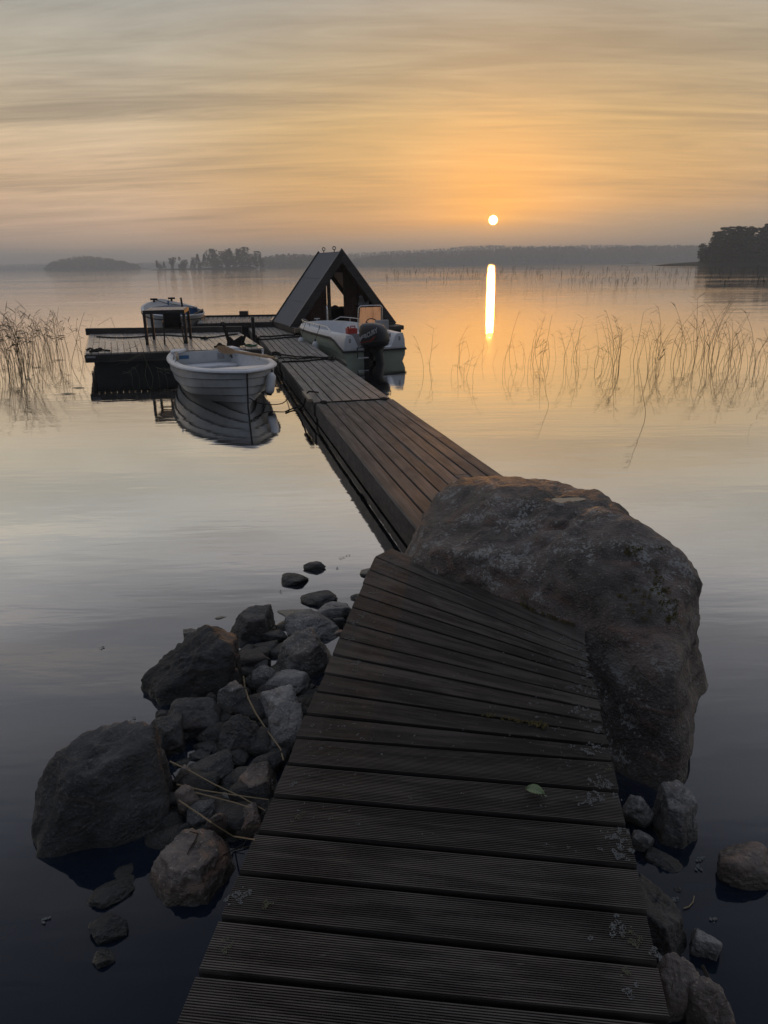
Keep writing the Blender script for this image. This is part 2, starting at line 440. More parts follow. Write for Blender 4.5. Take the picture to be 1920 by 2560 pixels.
def water_shader(t):
    tc = t.new('ShaderNodeNewGeometry').outputs['Position']
    # calm and ruffled patches
    patch = t.noise(t.mapping(tc, (.022, .05, 1)), 1.0, 4, .55, .5)
    sp = t.new('ShaderNodeSeparateXYZ'); t.l.new(tc, sp.inputs[0])
    far = t.maprange(sp.outputs[1], 9, 60, 0.0, 1.0)
    ruff = t.math('MULTIPLY', t.maprange(patch, .36, .66), far)
    w1 = t.noise(t.mapping(tc, (.55, 2.1, 1), (0, 0, R(6))), 1.0, 3, .5, .4)
    w2 = t.noise(t.mapping(tc, (1.6, 7.0, 1), (0, 0, R(-4))), 1.0, 3, .5, .3)
    w3 = t.noise(t.mapping(tc, (.16, .5, 1), (0, 0, R(-9))), 1.0, 2, .5, .2)
    a = t.math('MULTIPLY', w1, t.math('ADD', .0030, t.math('MULTIPLY', ruff, .013)))
    b = t.math('MULTIPLY', w2, t.math('ADD', .0012, t.math('MULTIPLY', ruff, .0075)))
    c = t.math('MULTIPLY', w3, t.math('ADD', .0045, t.math('MULTIPLY', far, .013)))
    h = t.math('ADD', t.math('ADD', a, b), c)
    bn = t.new('ShaderNodeBump'); bn.inputs['Strength'].default_value = 1.0; bn.inputs['Distance'].default_value = 1.0
    t.l.new(h, bn.inputs['Height'])
    gl = t.new('ShaderNodeBsdfGlossy'); gl.inputs['Roughness'].default_value = 0.03
    gl.inputs[0].default_value = (.97, .97, .97, 1); t.l.new(bn.outputs[0], gl.inputs['Normal'])
    df = t.new('ShaderNodeBsdfDiffuse'); df.inputs[0].default_value = (.007, .012, .022, 1)
    fr = t.new('ShaderNodeLayerWeight'); fr.inputs[0].default_value = .5; t.l.new(bn.outputs[0], fr.inputs['Normal'])
    rf = t.ramp(fr.outputs['Facing'], [(0.0, .008), (.19, .013), (.26, .024), (.34, .05), (.44, .14), (.558, .33), (.63, .70), (.69, .93), (.80, .97), (.92, .99), (1.0, 1.0)])
    mx = t.new('ShaderNodeMixShader'); t.l.new(rf, mx.inputs[0])
    t.l.new(df.outputs[0], mx.inputs[1]); t.l.new(gl.outputs[0], mx.inputs[2]); return mx.outputs[0]
M['water'] = mat('lake_water', water_shader)

def screen_shader(t):
    c = t.new('ShaderNodeTexCoord').outputs['Object']
    n = t.noise(t.mapping(c, (2, 38, 2.2)), 1.0, 5, .6, .8)
    col = t.mix(t.maprange(n, .55, .7), (1.0, .78, .58), (.62, .40, .28))  # sunset orange is put into the tint of the clear, misted screen
    tl = t.new('ShaderNodeBsdfTranslucent'); t.l.new(col, tl.inputs[0])
    tp = t.new('ShaderNodeBsdfTransparent'); t.l.new(col, tp.inputs[0])
    gl = t.new('ShaderNodeBsdfGlossy'); gl.inputs[1].default_value = .15
    m1 = t.new('ShaderNodeMixShader'); m1.inputs[0].default_value = .14
    t.l.new(tl.outputs[0], m1.inputs[1]); t.l.new(tp.outputs[0], m1.inputs[2])
    m2 = t.new('ShaderNodeMixShader'); m2.inputs[0].default_value = .06
    t.l.new(m1.outputs[0], m2.inputs[1]); t.l.new(gl.outputs[0], m2.inputs[2]); return m2.outputs[0]
M['screen'] = mat('hazy_windscreen', screen_shader)

def puddle_shader(t):
    gl = t.new('ShaderNodeBsdfGlossy'); gl.inputs[1].default_value = .02; gl.inputs[0].default_value = (.97, .97, .97, 1)
    df = t.new('ShaderNodeBsdfDiffuse'); df.inputs[0].default_value = (.05, .045, .04, 1)
    fr = t.new('ShaderNodeFresnel'); fr.inputs[0].default_value = 2.3
    mx = t.new('ShaderNodeMixShader'); t.l.new(fr.outputs[0], mx.inputs[0])
    t.l.new(df.outputs[0], mx.inputs[1]); t.l.new(gl.outputs[0], mx.inputs[2]); return mx.outputs[0]
M['puddle'] = mat('rain_puddle', puddle_shader)

# ------------------------------------------------------------------ the lake
mb = MB(); mb.add([(-9000, -400, 0), (9000, -400, 0), (9000, 12000, 0), (-9000, 12000, 0)], [(0, 1, 2, 3)])
tag(mb.build('water', M['water']), kind='structure', label='calm lake water reflecting the sunset')

# ------------------------------------------------------------------ far shores, islands and trees
def hill(name, spine, label, depth=160.0):
    """low wooded ground: spine = list of (x, y, height)"""
    rows = []
    n = len(spine)
    for i, (x, y, h) in enumerate(spine):
        j0, j1 = spine[max(i - 1, 0)], spine[min(i + 1, n - 1)]
        t = Vector((j1[0] - j0[0], j1[1] - j0[1], 0)).normalized(); p = Vector((-t.y, t.x, 0))
        if p.y < 0: p = -p
        row = []
        for k in range(13):
            s = k / 12
            z = -0.6 + (h + .6) * max(0.0, math.sin(math.pi * min(1, s * 1.0))) ** 0.8
            q = Vector((x, y, 0)) + p * depth * s
            z += noise.noise(q * .02) * h * .12 * math.sin(math.pi * s)
            row.append((q.x, q.y, z))
        rows.append(row)
    m = MB(); m.loft(rows)
    return tag(m.build(name, M['soil'], smooth=60), kind='structure', label=label)

def crown_pts(r, h, n, cx=0, cy=0, z0=0, kind='round'):
    pts = []
    lobes = [(Vector((r.uniform(-.5, .5), r.uniform(-.5, .5), r.uniform(.05, .95))), r.uniform(.24, .42)) for _ in range(9)]
    for _ in range(n):
        if kind == 'spruce':
            t = r.random() ** .8; rad = (1 - t) * .24 * (0.6 + .4 * r.random()) + .02
            a = r.uniform(0, 6.283); pts.append(Vector((cx + rad * h * math.cos(a), cy + rad * h * math.sin(a), z0 + h * (.10 + .88 * t))))
        else:
            c, s = lobes[r.randrange(9)]
            v = Vector((r.gauss(0, 1), r.gauss(0, 1), r.gauss(0, 1))).normalized() * s * r.uniform(.55, 1.0)
            p = c + v
            pts.append(Vector((cx + p.x * h * .40, cy + p.y * h * .40, z0 + h * (.07 + max(0.0, min(1.0, p.z)) * .91))))
    return pts
def leaf_clumps(m, pts, size, r):
    for p in pts:
        s = size * r.uniform(.6, 1.4)
        q = Matrix.Rotation(r.uniform(0, 6.28), 3, 'Z') @ Matrix.Rotation(r.uniform(0, 3.14), 3, 'X')
        a = [q @ Vector(v) * s + p for v in ((-1, -.6, 0), (.9, -.7, .15), (1.1, .6, -.1), (-.2, 1.0, .2))]
        m.add(a, [(0, 1, 2, 3)])

def tree_variant(kind, seed, h):
    r = random.Random(seed); t = MB()
    bend = [Vector((r.uniform(-.02, .02) * h * k, r.uniform(-.02, .02) * h * k, h * .85 * k / 5 - .4)) for k in range(6)]
    t.tube(bend, h * .018, 6, r2=h * .006)
    for _ in range(7 if kind != 'spruce' else 0):
        z = r.uniform(.35, .8); a = r.uniform(0, 6.28)
        s = Vector((0, 0, h * z)); e = s + Vector((math.cos(a), math.sin(a), .55)) * h * r.uniform(.12, .24)
        t.tube([s, (s + e) / 2 + Vector((0, 0, -.02 * h)), e], h * .007, 4, r2=h * .003)
    c = MB(); leaf_clumps(c, crown_pts(r, h, 620 if kind == 'round' else 520, kind=kind), h * .033, r)
    return t.mesh('trunk', 60), c.mesh('crown')
TV = [tree_variant('round', 11, 20), tree_variant('round', 12, 20), tree_variant('round', 13, 20), tree_variant('round', 14, 20),
      tree_variant('spruce', 15, 20), tree_variant('round', 17, 20)]
def place_tree(v, x, y, z, s, label, group, wide=1.0):
    e = empty('tree' if v != 4 else 'spruce_tree', (x, y, z), rnd.uniform(0, 6.28), label, 'tree', group)
    e.scale = (s * wide, s * wide, s)
    link('trunk', TV[v][0], M['bark'], e); link('crown', TV[v][1], M['foliage'], e)
    return e

# small wooded island left of the hut
isl = [(AT(px_, 673, 800).x, 800 + 5 * math.sin(i), h_) for i, (px_, h_) in enumerate([(384, .3), (410, 1.1), (460, 1.2), (520, 1.8), (580, 2.2), (630, 2.0), (652, 1.2), (662, .3)])]
hill('island', isl, 'low wooded island in the lake left of the hut', 60)
tops = [(398, 650), (411, 650), (432, 647), (455, 646), (466, 645), (484, 645), (496, 640), (513, 632), (524, 636), (532, 628), (545, 631), (556, 625), (567, 629), (577, 624),
        (588, 622), (597, 626), (607, 623), (617, 627), (628, 634), (640, 634), (651, 635), (500, 648), (540, 640), (572, 640), (605, 642), (633, 645), (655, 648), (478, 655)]
for i, (px_, py_t) in enumerate(tops):
    yy = 812 + (i * 7) % 26; b = AT(px_, 671, yy); tp = AT(px_ + 3 * math.sin(i * 2.3), py_t + 5 * math.sin(i * 1.9), yy)
    place_tree([0, 4, 2, 3, 5, 1, 4][i % 7] if px_ not in (513, 476) else 4, b.x, yy, .7, (tp.z - .7) / 19.6, {398: 'first low tree at the left tip of the small wooded island', 432: 'round lone tree with clear water on both sides of it near the island tip', 476: 'thin tree in the gap of the small wooded island', 588: 'tallest rounded tree of the small wooded island', 655: 'last tree at the right end of the small wooded island', 513: 'pointed tree on the left shoulder of the small wooded island'}.get(px_, 'dark misty tree in the middle of the small wooded island left of the hut'), 'trees on the small wooded island', 1.15)

# wooded headland at the right edge
hl = [(AT(px_, 662, 322).x, 322, h_) for px_, h_ in [(1752, .3), (1775, 1.0), (1830, 1.5), (1920, 2.0), (2050, 3), (2250, 4)]]
hill('headland', hl, 'wooded headland reaching in from the right edge', 70)
k = 0
for px_, py_t in [(1764, 606), (1772, 596), (1783, 588), (1795, 580), (1806, 576), (1818, 574), (1829, 570), (1841, 569), (1853, 571), (1862, 572), (1873, 573), (1884, 571), (1893, 575), (1904, 562), (1915, 570),
                  (1928, 566), (1945, 560), (1965, 564), (1985, 558), (2010, 560), (1770, 622), (1790, 612), (1815, 606), (1840, 602), (1868, 604), (1895, 600), (1918, 602), (1778, 636), (1802, 634), (1830, 632), (1860, 634), (1888, 632), (1912, 634)]:
    yy = (336 if py_t < 598 else 327) + (k * 5) % 9; b = AT(px_, 660, yy); tp = AT(px_, py_t, yy)
    place_tree(4 if px_ in (1904, 1783) else [0, 3, 1, 5, 2][k % 5], b.x, yy, .8, (tp.z - .8) / 19.6, {1904: 'pointed spruce rising above the other trees of the right headland', 1764: 'small tree at the outer tip of the right headland', 1783: 'dark spruce near the outer tip of the right headland'}.get(px_, 'tall dark tree crowding the headland at the right edge'), 'trees on the right headland', 1.45)
    k += 1

def far_forest(name, line, label, depth, th, seed, dense=1.0):
    """distant wood as one mass: line = list of (px, base py, top py, distance)"""
    r = random.Random(seed); m = MB(); sp = []
    for i in range(len(line) - 1):
        a, b = line[i], line[i + 1]
        steps = max(2, int(abs(b[0] - a[0]) * .55 * dense))
        for s in range(steps):
            f = s / steps; px_ = a[0] + (b[0] - a[0]) * f; D = a[2] + (b[2] - a[2]) * f
            tp = AT(px_, a[1] + (b[1] - a[1]) * f, D)
            if s % 6 == 0: sp.append((tp.x, D - 5, max(.3, tp.z - th * .95)))
            for q in range(4):
                dy = depth * (.02 + .46 * (q / 3) ** 1.2) + r.uniform(0, 8); hgt = th * r.uniform(.72, 1.06)
                top_z = tp.z * (.30 + .70 * (q / 3)) if tp.z > th * 1.3 else tp.z * (.85 + .15 * q / 3)
                x = tp.x * (D + dy) / D + r.uniform(-1, 1) * D / 900 * 1.3; z0 = top_z - hgt
                con = r.random() < .45
                wd = hgt * (.17 if con else .30)
                if con:
                    for lv in range(4):
                        t = lv / 4; ww = wd * (1.05 - t)
                        a0 = r.uniform(0, 6.28)
                        base = [(x + ww * math.cos(a0 + 2.1 * j), D + dy + ww * math.sin(a0 + 2.1 * j), z0 + hgt * (.05 + t * .75)) for j in range(3)]
                        m.add(base + [(x, D + dy, z0 + hgt * min(1, .42 + t * .80))], [(0, 1, 3), (1, 2, 3), (2, 0, 3)])
                else:
                    for lv in range(9):
                        p = Vector((x + r.uniform(-1, 1) * wd, D + dy + r.uniform(-1, 1) * wd, z0 + hgt * r.uniform(.15, .93)))
                        s_ = wd * r.uniform(.4, .75)
                        v = [p + Vector((r.gauss(0, 1), r.gauss(0, 1), r.gauss(0, 1))).normalized() * s_ for _ in range(5)]
                        m.add(v, [(0, 1, 2), (0, 2, 3), (0, 3, 4), (1, 2, 4), (1, 3, 4)])
                m.tube([(x, D + dy, z0 - th * .9), (x, D + dy, z0 + hgt * .5)], wd * .12, 3, caps=False)
    sp.append((AT(line[-1][0], line[-1][1], line[-1][2]).x, line[-1][2] - 5, .3))
    hill('hill', sp, 'low ground under the ' + label, depth)
    tag(m.build(name, M['foliage']), label=label, cat='forest', kind='stuff')

far_forest('forest', [(-260, 668, 2600), (-60, 660, 2500), (20, 660, 2400), (60, 659, 2400), (120, 656, 2300), (330, 658, 2300), (410, 651, 2300), (470, 655, 2200)],
           'faint far forest along the left horizon', 220, 15, 3, .8)
far_forest('forest', [(112, 668, 1400), (128, 655, 1400), (150, 646, 1400), (185, 639, 1400), (210, 637, 1400), (245, 640, 1400), (285, 647, 1400), (320, 654, 1400), (345, 662, 1400)],
           'rounded wooded hill on the left shore', 180, 14, 4, 1.2)
far_forest('forest', [(655, 645, 1150), (690, 634, 1150), (740, 632, 1120), (790, 637, 1120), (820, 641, 1150), (850, 646, 1180)],
           'misty wood on the shore behind the hut', 130, 14, 5, 1.3)
far_forest('forest', [(840, 640, 1900), (880, 631, 1900), (960, 626, 1850), (1080, 620, 1850), (1160, 613, 1850), (1220, 609, 1850), (1300, 612, 1850), (1380, 612, 1900), (1500, 609, 1950), (1640, 610, 2000), (1760, 611, 2000), (1960, 612, 2000)],
           'pale wooded ridge behind the far right shore', 260, 17, 6)
far_forest('forest', [(885, 645, 1450), (930, 637, 1430), (1000, 632, 1430), (1100, 627, 1430), (1210, 623, 1430), (1320, 615, 1450), (1420, 615, 1450), (1500, 619, 1460), (1560, 612, 1480), (1650, 611, 1480), (1760, 611, 1500), (1900, 615, 1500)],
           'wooded far shore under the sun', 150, 17, 8)

# low skerry with a marker far right
sk = empty('skerry', (G(1588, 656.6).x * .6, G(1588, 656.6).y * .6, 0), 0, 'tiny bare skerry far out left of the headland', 'skerry')
m = MB(); rr = random.Random(3)
m.loft([[(x_, y_, max(-.2, hh)) for y_, hh in ((-3, -.2), (-1, .45 * q), (1, .55 * q), (3, -.2))] for x_, q in ((-17, 0), (-12, .6), (-5, 1.2), (2, 1.7), (9, .9), (15, .5), (18, 0))])
m.build('rock', M['rock_dark'], sk); mm = MB(); mm.tube([(2, 0, .6), (2, 0, 2.6)], .35, 5); mm.build('marker', M['black'], sk)

# ------------------------------------------------------------------ planks and jetties
def plank_mesh(length, wl, wr, thick, ribs=0, skew=0.0, seed=0, segs=4):
    """board along local X, width wl at its left end and wr at its right end, ribbed on top when ribs > 0"""
    prof = []
    if ribs:
        prof = [(0.0, -.005), (.012, -.001)]
        for k in range(ribs):
            a = .02 + .96 * k / ribs; w_ = .96 / ribs
            prof += [(a + w_ * .10, 0), (a + w_ * .55, 0), (a + w_ * .68, -.0042), (a + w_ * .97, -.0042)]
        prof += [(.985, -.001), (1.0, -.006)]
    else:
        prof = [(0.0, -.005), (.035, 0), (.965, 0), (1.0, -.005)]
    prof = [(0.0, -thick)] + prof + [(1.0, -thick)]
    rows = []
    for i in range(segs + 1):
        f = i / segs; wd = wl + (wr - wl) * f; row = []
        wz = noise.noise(Vector((f * 1.7, seed * 3.1, 0))) * .004; wy = noise.noise(Vector((f * 1.3, seed * 5.3, 4))) * .004
        for t_, z_ in prof: row.append((-length / 2 + f * length + skew * (t_ - .5) * (1 if i in (0, segs) else 0), (t_ - .5) * wd + wy, z_ + wz))
        rows.append(row)
    m = MB(); m.loft(rows, closed=True); n = len(prof)
    m.f.append(tuple(range(n))); m.f.append(tuple(reversed(range(segs * n, segs * n + n))))
    return m.mesh('plank')
def plank(parent, a, b, wl, wr, z, thick, mtl, ribs=0, seed=0, segs=4, name='plank', label=None):
    """a, b: middle of the left and right ends (world)"""
    a, b = Vector((a[0], a[1], z)), Vector((b[0], b[1], z)); v = b - a
    o = link(name, plank_mesh(v.length, wl, wr, thick, ribs, 0, seed, segs), mtl, parent)
    o.matrix_local = Matrix.Translation((a + b) / 2 - Vector(parent.location)) @ Matrix.Rotation(math.atan2(v.y, v.x), 4, 'Z')
    if label: o['label'] = label
    return o
def plank4(parent, a0, a1, b0, b1, z, thick, mtl, ribs, seed, gp, segs=5):
    """board with its ends cut along the edge lines a0-a1 (left) and b0-b1 (right)"""
    ea, eb = (a1 - a0).normalized() * gp / 2, (b1 - b0).normalized() * gp / 2
    a0, a1, b0, b1 = a0 + ea, a1 - ea, b0 + eb, b1 - eb
    prof = [(0, -thick), (0, -.009), (.022, -.001)]
    for k in range(ribs):
        a = .02 + .96 * k / ribs; w_ = .96 / ribs
        prof += [(a + w_ * .10, 0), (a + w_ * .55, 0), (a + w_ * .68, -.0045), (a + w_ * .97, -.0045)]
    prof += [(.978, -.001), (1, -.009), (1, -thick)]
    v = (b0 + b1 - a0 - a1) / 2; ang = math.atan2(v.y, v.x); c = (a0 + a1 + b0 + b1) / 4; inv = Matrix.Rotation(-ang, 3, 'Z'); rows = []
    for i in range(segs + 1):
        f = i / segs; row = []; wz = noise.noise(Vector((f * 1.7, seed * 3.1, 0))) * .0008; wy = noise.noise(Vector((f * 1.3, seed * 5.3, 4))) * .003
        for t_, z_ in prof:
            q = inv @ (a0.lerp(a1, t_).lerp(b0.lerp(b1, t_), f) - c); row.append((q.x, q.y + wy, z_ + wz))
        rows.append(row)
    m = MB(); m.loft(rows, closed=True); n = len(prof); m.f.append(tuple(range(n))); m.f.append(tuple(reversed(range(segs * n, segs * n + n))))
    o = link('plank', m.mesh('plank'), mtl, parent); o.matrix_local = Matrix.Translation(Vector((c.x, c.y, z)) - Vector(parent.location)) @ Matrix.Rotation(ang, 4, 'Z'); return o
def wbuild(m, name, mtl, parent, smooth=False, bevel=0.0):
    """mesh given in world coordinates, hung on an unrotated parent"""
    L = Vector(parent.location); m.v = [tuple(Vector(p) - L) for p in m.v]
    return m.build(name, mtl, parent, smooth=smooth, bevel=bevel)

# --- near boardwalk with its fan of tapered boards
ZW = .45
Lp = [(936.7, 1391.3), (922.2, 1423.9), (907.8, 1457.6), (895.2, 1486.6), (881.3, 1517.9), (865.6, 1555.3), (847.5, 1595), (830.6, 1636), (811.3, 1681.9), (789.6, 1727.7),
      (766, 1785), (740, 1843), (715, 1910), (681, 1990), (642, 2080), (598, 2182), (553, 2295), (497, 2432)]
Rp = [(1461, 1610.7), (1464.5, 1632.4), (1470.5, 1655.3), (1475, 1674.6), (1480, 1695), (1488.6, 1720.4), (1493.4, 1748), (1500.7, 1775.8), (1506.7, 1806), (1514, 1835),
      (1522, 1865), (1530, 1902.7), (1548, 1980), (1570, 2066), (1592, 2168.7), (1619, 2282.7), (1649, 2412.5), (1681, 2553)]
LE = [Vector((.045, 4.06, 0))] + [G(*p, ZW) for p in Lp]; RE = [Vector((.955, 3.02, 0))] + [G(*p, ZW) for p in Rp]
for i in range(8):
    LE.append(LE[-1] + Vector((-.021, -.155, 0))); RE.append(RE[-1] + Vector((-.022, -.150, 0)))
walk = empty('boardwalk', (.2, 2.2, 0), 0, 'dark ribbed boardwalk in the foreground fanning round the big boulder', 'boardwalk')
for i in range(len(LE) - 1):
    a0, a1, b0, b1 = LE[i], LE[i + 1], RE[i], RE[i + 1]
    gp = .012 if i > 8 else .009
    j = rnd.uniform(-.008, .008)
    ax = (b0 - a0).normalized(); q0, q1 = ax * rnd.uniform(-.004, .004), ax * rnd.uniform(-.006, .004)
    plank4(walk, a0 + q0, a1 + q0, b0 + q1, b1 + q1, ZW + rnd.uniform(-.002, .002), .030, M['walk'], 20 if i > 0 else 16, i, gp + .002)
mb = MB()
for s_, q_ in ((.10, .07), (.5, .5), (.90, .93)):
    pa = LE[0].lerp(RE[0], s_); pb = LE[-1].lerp(RE[-1], q_)
    mb.beam((pa.x, pa.y - .06, ZW - .115), (pb.x, pb.y, ZW - .115), .05, .16)
wbuild(mb, 'joist', M['walk'], walk)
for s_, yy in ((.10, 3.1), (.88, 2.2), (.10, 1.2), (.92, .9)):
    mm = MB(); f = (4.0 - yy) / 5.3; pp = LE[0].lerp(LE[-1], f).lerp(RE[0].lerp(RE[-1], f), s_)
    mm.tube([(pp.x, pp.y, -.6), (pp.x, pp.y, ZW - .20)], .045, 8); wbuild(mm, 'post', M['walk'], walk, 60)

# --- long floating jetty in three sections
JO = Vector((-.936, 9.79, 0)); JV = Vector((-.2285, .9735, 0)); JN = Vector((.9735, .2285, 0)); ZD = .303; JW = 1.115
def JP(s, t, z=0.0): return JO + JV * s + JN * t + Vector((0, 0, z))
def section(s0, s1, label, dz=0.0, off=0.0, ribs=0, cuts=()):
    e = empty('jetty_section', JP((s0 + s1) / 2, JW / 2), 0, label, 'jetty', 'sections of the long floating jetty')
    z = ZD + dz
    for k in range(8):
        t = off + (k + .5) * JW / 8; br = [s0 + .006] + [c for i, c in cuts if i == k] + [s1 - .006]
        for q in range(len(br) - 1):
            j0 = rnd.uniform(-.006, .006)
            plank(e, JP(br[q] + (.003 if q else j0), t), JP(br[q + 1] - .003 + (j0 if q == len(br) - 2 else 0), t), JW / 8 - .016, JW / 8 - .016, z + rnd.uniform(-.002, .002), .03, M['dock'], ribs, rnd.random() * 50, 6)
    for t in (off + .022, off + JW - .022):
        m = MB(); m.beam(JP(s0 + .005, t, z - .034 - .07), JP(s1 - .005, t, z - .034 - .07), .04, .14); wbuild(m, 'fascia', M['fascia'], e)
        m = MB(); m.beam(JP(s0 + .02, t + (.03 if t < .5 else -.03), .055), JP(s1 - .02, t + (.03 if t < .5 else -.03), .055), .045, .07); wbuild(m, 'waling', M['fascia'], e)
    s = s0 + .45
    while s < s1 - .2:
        m = MB(); c0, c1 = JP(s, off + .09), JP(s, off + JW - .09); m.beam(c0 + Vector((0, 0, .02)), c1 + Vector((0, 0, .02)), .66, .24)
        wbuild(m, 'float', M['float'], e, bevel=.02); s += .93
    m = MB()
    for s in (s0 + .04, (s0 + s1) / 2, s1 - .04): m.beam(JP(s, off + .05, z - .034 - .055), JP(s, off + JW - .05, z - .034 - .055), .045, .11)
    wbuild(m, 'joist', M['fascia'], e)
    return e
section(-5.55, -.02, 'nearest section of the floating jetty running out from behind the boulder', 0, 0, 20, ((0, -1.6), (3, -2.6), (4, -2.55), (7, -2.45), (5, -3.9)))
section(.02, 4.69, 'second section of the floating jetty beside the green motorboat', .006, -.02, 0, ((2, 2.1), (5, .9), (1, 3.1)))
section(4.74, 10.3, 'third section of the floating jetty between the platform and the motorboat bow', -.004, -.05, 0, ((1, 7.0), (4, 8.4), (6, 6.0)))
section(10.36, 13.62, 'farthest section of the floating jetty at the foot of the hut', 0, -.16)

# hinges at the first joint
for t in (.12, .98):
    e = empty('hinge', JP(0, t, ZD), math.atan2(JV.y, JV.x), ['dark iron hinge ring at the left of the first jetty joint', 'dark iron hinge ring at the right of the first jetty joint'][t > .5], 'hinge')
    m = MB(); m.tube([(.06 * math.cos(a), .045 * math.sin(a), .012) for a in [k * .6283 for k in range(11)]], .010, 6, caps=False); m.build('ring', M['iron'], e, smooth=60)
    m = MB(); m.box(-.09, .02, -.03, .03, -.001 + .004, .010); m.build('plate', M['iron'], e)
m = MB(); m.beam(JP(.0, .10, ZD + .006), JP(.02, JW - .06, ZD + .006), .035, .012)
o = tag(m.build('joint_bar', M['iron']), 'dark iron bar across the first jetty joint', 'bar')
# pale blocks on the left fascia
for s0, s1, lab in ((.12, .85, 'pale wooden batten on the jetty edge left of the first joint'), (4.85, 5.12, 'short pale block on the jetty edge by the rowboat oar'), (9.95, 10.3, 'short pale block on the jetty edge by the dark mooring post')):
    m = MB(); m.beam(JP(s0, -.045 if s0 < 4 else -.07, ZD + .018), JP(s1, -.045 if s0 < 4 else -.07, ZD + .018), .06, .045)
    tag(m.build('batten', M['palewood'], bevel=.004), lab, 'batten')

# --- cross pontoon behind
e = empty('cross_pontoon', (-4.4, 24.3, 0), 0, 'far cross pontoon of pale boards behind the hut and jetty', 'pontoon')
EA, EB, EC, ED = Vector((-5.70, 22.72, 0)), Vector((-2.95, 23.08, 0)), Vector((-3.2, 25.8, 0)), Vector((-6.35, 25.75, 0))
nP = 20
for k in range(nP):
    f = (k + .5) / nP; plank(e, EA.lerp(EB, f), ED.lerp(EC, f), 2.72 / nP - .015, 3.1 / nP - .015, .45, .03, M['deck'] if k == 16 else M['dock'], 0, k, 2)
m = MB(); m.beam(EA + Vector((0, -.03, .38)), EB + Vector((0, -.03, .38)), .05, .16); wbuild(m, 'fascia', M['darktrim'], e)
m = MB(); m.beam(ED + Vector((0, .03, .44)), EC + Vector((0, .03, .44)), .09, .14); wbuild(m, 'back_beam', M['darktrim'], e)
m = MB(); m.beam(EA + Vector((.02, 0, .38)), ED + Vector((.02, 0, .38)), .05, .16); wbuild(m, 'side_beam', M['fascia'], e)
m = MB(); m.prism([EA + Vector((.15, .1, -.1)), EB + Vector((-.1, .1, -.1)), EC + Vector((-.1, -.1, -.1)), ED + Vector((.2, -.1, -.1))], (0, 0, .40)); wbuild(m, 'float', M['float'], e)
bp = G(602, 791, .50)
m = MB(); m.box(bp.x - .15, bp.x + .15, 25.70, 25.86, .505, .64); o = tag(m.build('bollard_block', M['darktrim'], bevel=.01), 'dark block on the far edge of the cross pontoon', 'bollard')

# --- left bathing platform with boards running away from the camera
ZP = .498
PA, PB = G(212.5, 883.6, ZP), G(660.5, 870.3, ZP); PC, PD = Vector((-3.70, 19.0, ZP)), Vector((-7.60, 19.0, ZP))
plat = empty('platform', (-4.6, 16.8, 0), 0, 'wide wooden platform left of the jetty carrying the table', 'platform')
nP = 28
for k in range(nP):
    f = (k + .5) / nP; a, b = PA.lerp(PB, f), PD.lerp(PC, f)
    f0 = .012 if k % 3 else .0
    wl = (PB - PA).length / nP - .012; wr = (PC - PD).length / nP - .012
    cut = rnd.choice([None, .35, .62, .5])
    parts = [(0, 1)] if cut is None else [(0, cut), (cut, 1)]
    for q0, q1 in parts:
        p0 = a.lerp(b, q0) + (b - a).normalized() * (.003 if q0 else 0); p1 = a.lerp(b, q1)
        plank(plat, p0, p1, wl + (wr - wl) * q0, wl + (wr - wl) * q1, ZP + rnd.uniform(-.002, .002), .028, M['deck'], 0, k + q0 * 40, 2)
def edge(a, b, z, wd, ht, name, mtl):
    m = MB(); m.beam((a.x, a.y, z), (b.x, b.y, z), wd, ht); return wbuild(m, name, mtl, plat)
dn_ = Vector((0, -.028, 0))
edge(PA + dn_, PB + dn_, ZP - .030 - .075, .05, .15, 'fascia', M['darktrim'])
edge(PA + Vector((.02, .02, 0)), PD + Vector((.02, 0, 0)), ZP - .034 - .075, .05, .15, 'fascia', M['darktrim'])
edge(PB + Vector((-.02, .02, 0)), PC + Vector((-.02, 0, 0)), ZP - .034 - .075, .05, .15, 'fascia', M['darktrim'])
edge(PD + Vector((-.1, .09, 0)), PC + Vector((.05, .09, 0)), ZP + .055, .14, .17, 'back_beam', M['darktrim'])
m = MB()
for f in (.02, .33, .66, .97):
    a, b = PA.lerp(PB, f), PD.lerp(PC, f); m.beam((a.x, a.y + .05, ZP - .034 - .08), (b.x, b.y, ZP - .034 - .08), .05, .14)
wbuild(m, 'joist', M['fascia'], plat)
for (f0, f1) in ((.03, .50), (.80, .97)):
    a0, a1, b0, b1 = PA.lerp(PB, f0), PA.lerp(PB, f1), PD.lerp(PC, f0), PD.lerp(PC, f1)
    m = MB(); m.prism([(a0.x, a0.y + .12, -.3), (a1.x, a1.y + .12, -.3), (b1.x, b1.y - .1, -.3), (b0.x, b0.y - .1, -.3)], (0, 0, .3 + ZP - .19)); wbuild(m, 'float', M['float'], plat)
sg = PA.lerp(PB, .035); m = MB(); m.beam((sg.x - .09, sg.y - .062, ZP - .07), (sg.x + .09, sg.y - .062, ZP - .07), .012, .035)
wbuild(m, 'plate', M['greyplate'], plat)

# dark mooring post by the jetty
pb = Vector((-3.10, 17.80, 0)); m = MB(); m.tube([(pb.x, pb.y, -1.0), (pb.x - .02, pb.y, .95)], .042, 8); 
tag(m.build('mooring_post', M['black'], smooth=60), 'dark mooring post standing between the platform and the jetty', 'post')

